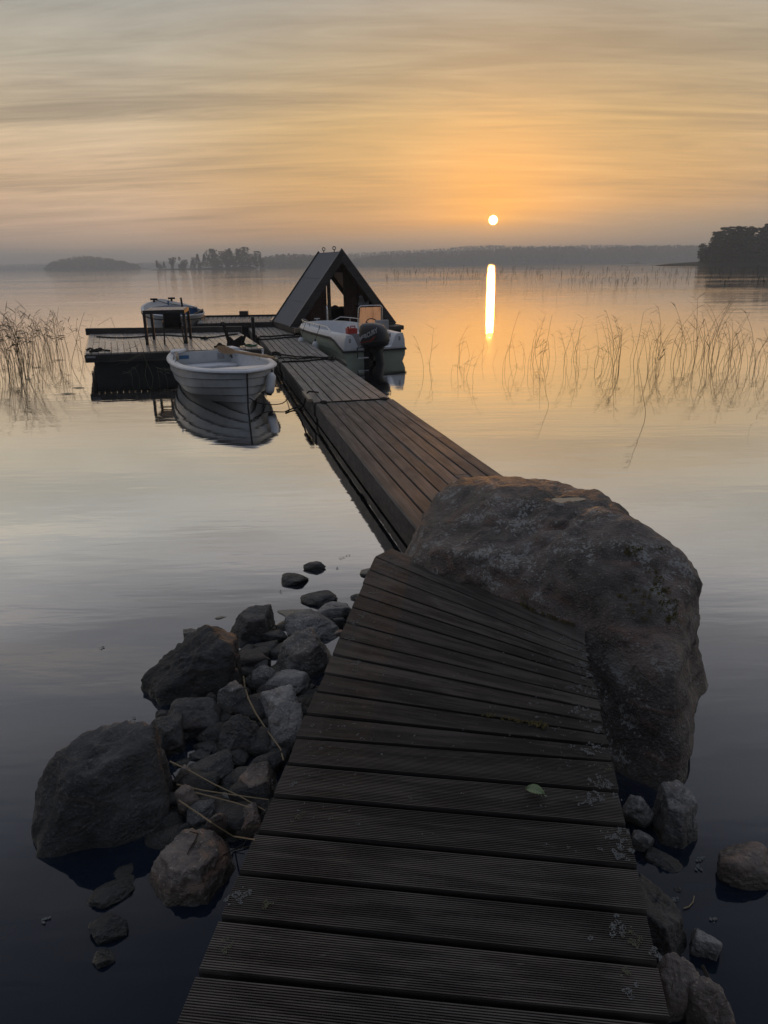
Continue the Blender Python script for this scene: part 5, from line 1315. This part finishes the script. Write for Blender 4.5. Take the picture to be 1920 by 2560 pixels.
# anchor on the platform
ap = G(578, 868, ZP); an = empty('anchor', (ap.x, ap.y, ZP), R(20), 'dark rusty anchor lying on the corner of the platform', 'anchor')
m = MB(); m.beam((-.02, 0, .02), (-.10, .10, .46), .05, .05); m.build('shank', M['iron'], an)
m = MB(); m.tube([(-.12 + .04 * math.cos(q), .11, .47 + .04 * math.sin(q)) for q in [k * .6283 for k in range(11)]], .010, 5); m.build('ring', M['iron'], an)
for s in (-1, 1):
    m = MB(); m.prism([(0, s * .01, .02), (s * .05 + .10, s * .04, .10), (s * .06 + .30, s * .12, .22), (.24 + s * .05, s * .10, .05), (.06, s * .03, .0)], (0, .03, .03)); m.build('fluke', M['iron'], an)
m = MB(); m.prism([(-.10, -.06, .004), (.12, -.06, .004), (.06, .02, .15), (.0, .02, .22), (-.06, .02, .15)], (0, .05, .0)); m.build('crown', M['iron'], an)
m = MB(); m.tube([(-.02, -.1, .04), (.30, .04, .05)], .028, 6); m.build('stock', M['iron'], an)

# ------------------------------------------------------------------ ropes
def rope(pts, r_, label, mt='rope', sub=6, wob=.012, seed=1):
    pts = [Vector(p) for p in pts]; rg = random.Random(seed); out = []
    for i in range(len(pts) - 1):
        p0, p1, p2, p3 = pts[max(i - 1, 0)], pts[i], pts[i + 1], pts[min(i + 2, len(pts) - 1)]
        for k in range(sub):
            t = k / sub; q = .5 * ((2 * p1) + (p2 - p0) * t + (2 * p0 - 5 * p1 + 4 * p2 - p3) * t * t + (3 * p1 - p0 - 3 * p2 + p3) * t ** 3)
            out.append(q + Vector((rg.uniform(-wob, wob), rg.uniform(-wob, wob), abs(rg.uniform(0, wob * .4)))))
    out.append(pts[-1]); m = MB(); m.tube(out, r_, 6)
    return tag(m.build('rope', M[mt], smooth=60), label, 'rope')
zr = ZD + .018
def on(pxs, z, dz=.0): return [G(x_, y_, z) + Vector((0, 0, dz)) for x_, y_ in pxs]
dd = lambda x_, y_: (580 + x_ * .18083, 760 + y_ * .18083)
rope(on([dd(560, 700), dd(640, 690), dd(780, 715), dd(950, 735), dd(1100, 730), dd(1250, 745), dd(1390, 740)], zr), .016, 'dark mooring rope across the second jetty joint, upper strand', seed=2)
rope(on([dd(600, 760), dd(760, 745), dd(900, 760), dd(1150, 745), dd(1380, 735)], zr), .015, 'dark mooring rope across the second jetty joint, middle strand', seed=3)
rope(on([dd(690, 800), dd(830, 795), dd(1000, 790), dd(1200, 770), dd(1330, 760), dd(1400, 765)], zr), .017, 'dark mooring rope across the second jetty joint, lower strand', seed=4)
rope(on([dd(560, 690), dd(600, 680), dd(650, 695), dd(680, 720), dd(620, 715), dd(570, 700)], zr, .02), .02, 'loose knot of dark rope at the left end of the second joint', seed=5)
rope(on([dd(1350, 760), dd(1390, 745), dd(1415, 770), dd(1380, 785), dd(1350, 765), dd(1400, 750)], zr, .02), .022, 'tight knot of dark rope at the right end of the second joint', seed=6)
rope(on([dd(320, 440), dd(480, 450), dd(640, 440), dd(760, 430), dd(870, 435)], zr), .02, 'dark rope across the third jetty joint, far strand', seed=7)
rope(on([dd(330, 490), dd(480, 490), dd(680, 470), dd(880, 455), dd(940, 450)], zr), .02, 'dark rope across the third jetty joint, near strand', seed=8)
rope(on([dd(20, 275), dd(200, 272), dd(400, 268), dd(560, 262)], ZD + .05), .03, 'dark rope along the foot of the cross pontoon', seed=9)
ll = lambda x_, y_: (200 + x_ * .27728, 720 + y_ * .27728)
rope(on([ll(150, 440), ll(350, 450), ll(560, 440), ll(720, 425), ll(1000, 440), ll(1150, 448), ll(1300, 430), ll(1420, 415)], ZP + .012), .018, 'long dark rope lying across the back of the platform', seed=10)
rope(on([ll(60, 560), ll(100, 545), ll(150, 570), ll(190, 545), ll(130, 560), ll(90, 575), ll(180, 560), ll(270, 565)], ZP + .018), .018, 'tangle of dark rope on the left front corner of the platform', seed=11)
rope(on([ll(1240, 520), ll(1260, 500), ll(1290, 520), ll(1330, 530), ll(1400, 515), ll(1440, 525), ll(1380, 535), ll(1210, 530)], ZP + .02), .02, 'coil of dark rope round the anchor', seed=12)
rope(on([ll(1490, 520), ll(1520, 510), ll(1560, 520), ll(1600, 512), ll(1540, 525), ll(1500, 515)], ZP + .02), .016, 'thin green line on the right corner of the platform', 'rope_green', seed=13)
rope(on([ll(1090, 455), ll(1130, 445), ll(1100, 450), ll(1150, 452), ll(1120, 460)], ZP + .02), .02, 'little dark knot on the rope at the back of the platform', seed=14)
DDp = lambda x_, y_: (680 + x_ * .39783, 860 + y_ * .39783)
rope([JP(.75, .16, zr), JP(.66, .06, zr + .03), JP(.60, -.02, zr + .03), JP(.58, -.10, .16), G(*DDp(150, 400), .03), G(*DDp(85, 425), .012)], .012, 'dark line running from the jetty edge into the water by the first joint', seed=15, wob=.006)
rope([bl(rb, (BL + .01, 0, .18)), bl(rb, (BL + .02, .25, .06)), bl(rb, (BL - .1, .65, .10)), JP(3.9, -.03, ZD)], .008, 'thin mooring line from the rowboat stem to the jetty', seed=16, wob=.004)

# ------------------------------------------------------------------ litter on the boardwalk and the rocks
LZ = lambda x_, y_: (900 + x_ * .5425, 1140 + y_ * .5425)
lp = G(*LZ(806, 1557), ZW + .008)
lf = empty('leaf', lp, R(-28), 'single pale green leaf lying on the boardwalk', 'leaf')
m = MB(); rows = []
for i in range(13):
    t = i / 12; wd = .0225 * math.sin(math.pi * t ** .85) ** .75 if 0 < t < 1 else .0006
    rows.append([((t - .5) * .064, wd * q, .004 + .009 * q * q + .006 * math.sin(t * 3.1) + .0016 * abs(math.sin(t * 22))) for q in (-1, -.5, 0, .5, 1)])
m.loft(rows); o = m.build('blade', M['leaf'], lf, smooth='all'); md = o.modifiers.new('thickness', 'SOLIDIFY'); md.thickness = .0008
m = MB(); m.tube([((t - .5) * .064, 0, .0055 + .006 * math.sin(max(0, min(1, t)) * 3.1)) for t in (-.0, .25, .5, .75, 1.0, 1.12)], .0012, 5)
for k in range(5):
    t = .18 + .15 * k
    for s in (-1, 1): m.tube([((t - .5) * .064, 0, .0065 + .006 * math.sin(t * 3.1)), ((t + .13 - .5) * .064, s * .0165, .0105 + .006 * math.sin((t + .1) * 3.1))], .0007, 4)
m.build('vein', M['vein'], lf)

rg = random.Random(31); li = MB(); lg = MB()
WZ = lambda x_, y_: (460 + x_ * .7475, 1340 + y_ * .7475)
for (x_, y_, n, r_, gcol) in ((820, 58, 0, .05, 0),): pass
spots = [(690, 72, .05, 40), (665, 92, .045, 30), (720, 95, .05, 34), (650, 130, .04, 24), (700, 120, .04, 24), (635, 190, .035, 22), (605, 265, .05, 46), (570, 290, .045, 40), (560, 345, .035, 24), (575, 428, .03, 20), (540, 345, .02, 10),
         (1270, 350, .05, 40), (1320, 372, .055, 60), (1340, 400, .05, 40), (1330, 440, .06, 70), (1350, 470, .05, 50), (1310, 505, .05, 46), (1365, 520, .04, 40), (1320, 585, .05, 48), (1360, 605, .04, 30), (1385, 650, .035, 30), (1360, 712, .065, 90),
         (1410, 780, .035, 26), (1385, 822, .05, 60), (1420, 830, .04, 40), (1375, 878, .055, 90), (1340, 895, .03, 26), (1445, 875, .03, 24), (1450, 1005, .06, 90), (1465, 1060, .06, 100), (1390, 1058, .02, 12), (1315, 1055, .015, 8),
         (180, 1208, .055, 90), (285, 1232, .026, 22), (368, 832, .024, 22), (380, 940, .03, 20), (140, 1370, .032, 26), (1440, 1295, .035, 40), (1450, 1322, .03, 30), (1500, 1345, .05, 60), (1575, 1400, .03, 34), (1495, 1520, .03, 30), (1480, 1462, .03, 24), (1360, 1355, .02, 12)]
for x_, y_, r_, n in spots:
    c = G(*WZ(x_, y_), ZW + .002); flakes(lg if (x_, y_) in ((285, 1232), (140, 1370), (1480, 1462), (1500, 1345), (380, 940), (1410, 780)) else li, c, int(n * 5), r_ * 1.05 * (.6 + .4 * rg.random()), .0028, rg, Vector((0, 0, 1)), .8)
for _ in range(520):
    f = rg.random() ** 1.4; i = int(f * (len(LE) - 12)); s = rg.choice([rg.uniform(.02, .25), rg.uniform(.75, .98), rg.uniform(.05, .95)])
    c = LE[i].lerp(RE[i], s) + Vector((0, -rg.uniform(.02, .12), 0)); c.z = ZW + .002; flakes(li, c, rg.choice([1, 1, 2, 4]), .008, .003, rg, Vector((0, 0, 1)), .7)
tag(li.build('lichen', M['lichen']), 'grey lichen crusts on the boardwalk boards', 'lichen', kind='stuff')
tag(lg.build('lichen', M['lichen_green']), 'olive lichen cushions on the boardwalk boards', 'lichen', kind='stuff')
ms = MB()
for x0, y0, x1, y1, n in ((1130, 232, 1300, 300, 60), (1000, 600, 1230, 640, 40)):
    for k in range(n):
        t = rg.random(); c = G(*WZ(x0 + (x1 - x0) * t, y0 + (y1 - y0) * t + rg.uniform(-6, 6)), ZW + .003); flakes(ms, c, 5, .014, .005, rg, Vector((0, 0, 1)), 1.3)
tag(ms.build('moss', M['moss']), 'rusty moss along the boardwalk board gaps by the big boulder', 'moss', kind='stuff')

# straw stalks and twigs lying on the rock pile
def surf(x, y, dz=.012, lo=.0):
    q = ray(x, y).normalized(); best = None
    dg = bpy.context.evaluated_depsgraph_get()
    ok, loc, nr, idx, ob_, mt_ = SC.ray_cast(dg, Vector((0, 0, H)), q)
    if not ok: return G(x, y, .05)
    return loc - q * dz
bpy.context.view_layer.update()
def stalk(pts, r_, label, mt, name='stalk', cat='stalk', lift=.02, forks=()):
    P = [surf(x_, y_, lift) for x_, y_ in pts]; m = MB(); m.tube(P, r_, 5, r2=r_ * .75)
    for i, v in forks: m.tube([P[i], P[i] + Vector(v)], r_ * .6, 4)
    return tag(m.build(name, M[mt], smooth=60), label, cat)
za = lambda x_, y_: (340 + x_ * .36166, 1380 + y_ * .36166)
zb = lambda x_, y_: (60 + x_ * .42194, 1820 + y_ * .42194)
stalk([za(742, 860), za(752, 930), za(775, 1010), za(825, 1110), za(880, 1195), za(940, 1280), za(998, 1360), za(1020, 1440)], .0048, 'bright curved straw stalk lying down the left rock pile', 'twig', lift=.03)
stalk([zb(865, 198), zb(990, 258), zb(1130, 335), zb(1280, 405), zb(1430, 490)], .0035, 'upper straw stalk slanting from the biggest left boulder to the boardwalk', 'twig', lift=.05)
stalk([zb(905, 335), zb(1060, 370), zb(1230, 395), zb(1450, 425)], .003, 'nearly level straw stalk crossing under the upper one', 'twig', lift=.05)
stalk([zb(1015, 382), zb(1120, 410), zb(1240, 440), zb(1340, 472)], .003, 'short straw stalk ending on the reddish wedge', 'twig', lift=.05)
stalk([zb(918, 430), zb(1000, 485), zb(1110, 560), zb(1240, 642), zb(1365, 662)], .0035, 'lowest straw stalk ending at the boardwalk above the tan rock', 'twig', lift=.04)
stalk([zb(1032, 625), zb(1012, 670), zb(985, 710), zb(968, 748)], .003, 'short dark twig on top of the large tan rock', 'twig_dark', 'twig', 'twig', .006, ((0, (-.03, .0, .01)), (2, (.02, .02, .01))))
stalk([zb(1125, 842), zb(1140, 790), zb(1180, 752), zb(1240, 722), zb(1290, 710), zb(1338, 700)], .003, 'forked dark twig at the right edge of the large tan rock', 'twig_dark', 'twig', 'twig', .008, ((4, (.02, .04, .02)), (3, (.04, .01, .02))))
zc_ = lambda x_, y_: (1500 + x_ * .2983, 1900 + y_ * .2983)
P = [G(*zc_(855, 1720), .03), G(*zc_(920, 1850), .015), G(*zc_(975, 1990), .012), G(*zc_(1040, 2110), .012), G(*zc_(1110, 2260), .02)]
m = MB(); m.tube(P, .006, 5); m.tube([P[2], P[2] + Vector((-.03, .02, .01))], .005, 4); tag(m.build('stick', M['twig_dark'], smooth=60), 'thin dark stick lying in the water at the lower right', 'stick')
P = [G(*zc_(790, 1140), .006), G(*zc_(780, 1190), .005), G(*zc_(745, 1230), .005), G(*zc_(700, 1242), .005)]
m = MB(); m.tube(P, .0022, 4); tag(m.build('straw', M['twig']), 'curved bit of straw afloat at the lower right', 'straw')
fd = MB(); rg = random.Random(77)
for x_, y_ in [(480, 1800), (700, 1480), (1752, 2150), (1745, 2170), (1785, 2302), (1660, 2260), (120, 2297), (330, 1800), (855, 1395), (845, 1420), (870, 1388), (255, 1620), (540, 1570), (1690, 2255)]:
    c = G(x_, y_, .003)
    for _ in range(3): flakes(fd, c, 2, .02, .007, rg, Vector((0, 0, 1)), .2)
tag(fd.build('flotsam', M['lichen']), 'specks of floating debris on the calm water', 'flotsam', kind='stuff')

# ------------------------------------------------------------------ reeds
def reed_mesh(seed, h, bent=None):
    r = random.Random(seed); m = MB(); lean = r.choice([-1, -1, 1]) * r.uniform(.03, .42); ph = r.uniform(-.06, .06); dirv = Vector((1, r.uniform(-.5, .5), 0)).normalized()
    pts = []
    for k in range(9):
        t = k / 8; p = dirv * (lean * t ** 1.7 * h) + Vector((ph * math.sin(t * 4), 0, h * t * (1 - .12 * abs(lean) * t)))
        if bent and t > bent:
            q = (t - bent); p = pts_b + Vector((dirv.x * (1 if lean > 0 else -1) * q * h * .85, 0, -q * h * .35))
        else: pts_b = p
        pts.append(p)
    pts[0] = pts[0] + Vector((0, 0, -.25))
    m.tube(pts, .0046, 4, r2=.0022)
    for k in range(r.randint(5, 9)):
        t = 1 - .72 * r.random() ** 1.4; i = min(7, int(t * 8)); p = pts[i].lerp(pts[i + 1], t * 8 - i)
        s = 1 if r.random() < (.72 if lean > 0 else .28) else -1; L_ = r.uniform(.16, .40) * min(1.2, h); up = r.uniform(-.15, .95); a = Vector((s, r.uniform(-.6, .6), up)).normalized(); wv = Vector((0, 0, 1)).cross(a).normalized() * r.uniform(.006, .0105)
        droop = r.uniform(.0, .55) * L_
        sp = [p + a * (L_ * q) + Vector((0, 0, -droop * q * q)) for q in (0, .3, .65, 1)]
        m.add([sp[0] - wv * .5, sp[0] + wv * .5, sp[1] - wv, sp[1] + wv, sp[2] - wv * .7, sp[2] + wv * .7, sp[3]], [(0, 1, 3, 2), (2, 3, 5, 4), (4, 5, 6)])
    return m.mesh('reed')
RV = [reed_mesh(100 + k, 1.0) for k in range(14)] + [reed_mesh(200 + k, 1.0, .55) for k in range(4)]
for k in RV: k.materials.append(M['reed'])
RD = [reed_mesh(300 + k, 1.0, .55) for k in range(4)]
for k in RD: k.materials.append(M['reed_dry'])
rr = random.Random(17)
def reed(x, y, h, label, group, bentp=.08, ang=None):
    v = RV[rr.randrange(14)] if rr.random() > bentp else RV[14 + rr.randrange(4)]
    o = bpy.data.objects.new('reed', v); COL.objects.link(o); o.location = (x, y, 0)
    o.rotation_euler = (rr.uniform(-.05, .05), rr.uniform(-.10, .16), rr.choice([0, 0, math.pi]) + rr.uniform(-.5, .5) if ang is None else ang); o.scale = (h * .92, h * .92, h)
    return tag(o, label, 'reed', group)
z5 = lambda x_, y_: (1000 + x_ * .5546, 740 + y_ * .5546)
LR, GR = 'reed stem standing in the calm water right of the motorboat', 'reeds right of the jetty'
clumps = [(105, 305, 135, 1, 8), (150, 320, 150, 2, 20), (250, 310, 150, 4, 40), (330, 310, 110, 4, 50), (400, 270, 110, 2, 20), (490, 290, 160, 4, 40), (560, 290, 150, 3, 20), (610, 290, 170, 7, 30), (680, 320, 150, 3, 30), (760, 290, 150, 7, 40), (860, 310, 120, 8, 60),
          (930, 310, 150, 9, 60), (1010, 320, 200, 10, 60), (1100, 330, 170, 8, 60), (1180, 300, 190, 11, 60), (1270, 290, 190, 11, 60), (1380, 280, 210, 16, 60), (1460, 290, 180, 10, 50), (1540, 300, 180, 12, 60), (1620, 310, 170, 13, 60), (1710, 300, 180, 8, 50)]
nR = 0
for (x_, y_, hpx, n, sp) in clumps:
    for _ in range(n):
        X_, Y_ = x_ + rr.uniform(-sp, sp), y_ + rr.uniform(-45, 60); c = G(*z5(X_, Y_)); h = hpx * .5546 / FPX * (c.y * 1.06) * rr.uniform(.65, 1.15)
        reed(c.x, c.y, h, LR, GR); nR += 1
for X_, Y_, hpx in ((1110, 545, 205), (940, 472, 90), (672, 495, 130), (330, 392, 120), (488, 402, 75), (1570, 625, 40)):
    c = G(*z5(X_, Y_)); reed(c.x, c.y, hpx * .5546 / FPX * c.y * 1.06 * 1.15, {1110: 'nearest tall reed right of the jetty, standing well apart in front', 940: 'broken reed low in the water, left of the nearest tall reed', 672: 'bent reed in front of the sun glitter', 330: 'leaning reed just right of the motorboat stern', 488: 'short bent reed below the sun glitter', 1570: 'lone short reed stub at the right edge'}[X_], None, 0 if X_ != 940 else 1, math.pi + .2 if X_ != 330 else math.pi)
LL, GL = 'reed stem in the dense stand left of the platform', 'reeds left of the platform'
z4 = lambda x_, y_: (x_ * .1627, 740 + y_ * .1627)
for _ in range(90):
    X_ = rr.triangular(-120, 1320, 420); Y_ = rr.uniform(820, 1260) if X_ < 600 else rr.uniform(820, 1080)
    c = G(*z4(X_, Y_)); top = rr.uniform(230, 560) if X_ < 1350 else 500; h = (Y_ - top) * .1627 / FPX * c.y * 1.06
    reed(c.x, c.y, max(.35, h), LL, GL, .1)
LF, GF = 'thin reed far out in the ruffled water under the sun', 'far reeds under the sun'
zf = lambda x_, y_: (1300 + x_ * .3737, 500 + y_ * .3737)
nF = 300 - nR - 90 - 18
for _ in range(max(0, nF)):
    X_ = rr.triangular(-420, 1250, 600); Y_ = rr.uniform(570, 660); c = G(*zf(X_, Y_)); reed(c.x, c.y, rr.uniform(.5, 1.0) * 95 * .3737 / FPX * c.y * 1.05, LF, GF, .15)
fb = MB()
for _ in range(300):
    X_, Y_ = rr.uniform(-900, 1700), rr.choice([rr.gauss(525, 14), rr.gauss(495, 6), rr.gauss(468, 5), rr.gauss(550, 12)])
    if X_ < 250 and Y_ > 500: Y_ -= 20
    c = G(*zf(X_, Y_)); s = c.y / FPX * .3737; h = rr.uniform(9, 24) * s; x_off = rr.uniform(-.5, .7) * h
    fb.tube([(c.x, c.y, -.1), (c.x + x_off * .3, c.y, h * .6), (c.x + x_off, c.y, h)], .012 * c.y / 60, 3, False)
    w_ = rr.uniform(.25, .5) * h * rr.choice([-1, 1, 1]); fb.add([(c.x + x_off * .3, c.y, h * .6), (c.x + x_off * .3 + w_, c.y, h * .85), (c.x + x_off * .3 + w_ * .4, c.y, h * .66)], [(0, 1, 2)])
tag(fb.build('reed_bed', M['reed']), 'far beds of reeds dotting the ruffled water towards the right shore', 'reed bed', kind='stuff')
lb = MB()
for _ in range(30):
    X_ = rr.uniform(-300, 1000); Y_ = rr.uniform(780, 1230) if X_ < 550 else rr.uniform(780, 1000)
    c = G(*z4(X_, Y_)); h = max(.3, (Y_ - rr.uniform(330, 700)) * .1627 / FPX * c.y * 1.06); ln = rr.uniform(-.28, .2) * h
    lb.tube([(c.x, c.y, -.1), (c.x + ln * .25, c.y, h * .5), (c.x + ln, c.y, h)], .0045, 3, False)
    for _k in range(2):
        f = rr.uniform(.4, .95); w_ = rr.uniform(.10, .30) * rr.choice([-1, 1]); p = Vector((c.x + ln * f * f, c.y, h * f)); up = rr.uniform(-.1, .3)
        lb.add([p, p + Vector((w_ * .6, 0, up * .7 + .012)), p + Vector((w_, .03, up * .8)), p + Vector((w_ * .6, 0, up * .7 - .012))], [(0, 1, 2, 3)])
tag(lb.build('reed_bed', M['reed']), 'thick mass of thinner reeds at the left edge', 'reed bed', kind='stuff')
# dry drooping reeds in front of the platform
for x_, y_, hpx, dirx in ((300, 845, 95, -1), (320, 930, 70, -1), (345, 935, 130, 1), (360, 940, 150, 1), (372, 938, 110, -1), (350, 950, 60, -1), (400, 952, 60, -1), (420, 960, 70, -1), (330, 955, 50, 1), (385, 945, 120, -1), (295, 940, 30, 1)):
    c = G(x_, y_); h = hpx / FPX * c.y * 1.06
    r_ = bpy.data.objects.new('reed', RD[rr.randrange(4)]); COL.objects.link(r_); r_.location = c; r_.scale = (h, h, h); r_.rotation_euler = (0, .1, 0 if dirx > 0 else math.pi)
    tag(r_, 'drooping grey-green reed in the shade in front of the platform', 'reed', 'drooping reeds in front of the platform')
m = MB(); rg = random.Random(8)
for x_, y_, L_ in ((500 * .1627, 740 + 1100 * .1627, .5), (130, 740 + 985 * .1627, .8), (150, 740 + 1500 * .1627, .7), (180, 740 + 1410 * .1627, .6), (60, 740 + 1280 * .1627, .5)):
    c = G(x_, y_, .008); m.prism([c, c + Vector((L_ * .18, .05, .004)), c + Vector((L_ * .4, .02, 0)), c + Vector((L_ * .2, -.05, .0))], (0, 0, .003))
tag(m.build('floating_leaves', M['reed_dry']), 'reed leaves floating flat by the left reed stand', 'reed leaves', kind='stuff')

# ------------------------------------------------------------------ haze over the lake
hm = bpy.data.materials.new('haze'); hm.use_nodes = True; t = NT(hm.node_tree); t.n.clear()
pv = t.new('ShaderNodeVolumePrincipled'); pv.inputs['Color'].default_value = (.85, .92, .93, 1); pv.inputs['Density'].default_value = .00062; pv.inputs['Anisotropy'].default_value = 0.25
t.l.new(pv.outputs[0], t.new('ShaderNodeOutputMaterial').inputs['Volume'])
m = MB(); m.box(-9500, 9500, -500, 12500, -3, 62); hz = m.build('haze', hm); tag(hz, 'thin evening haze over the lake', kind='stuff')
hz.display_type = 'WIRE'
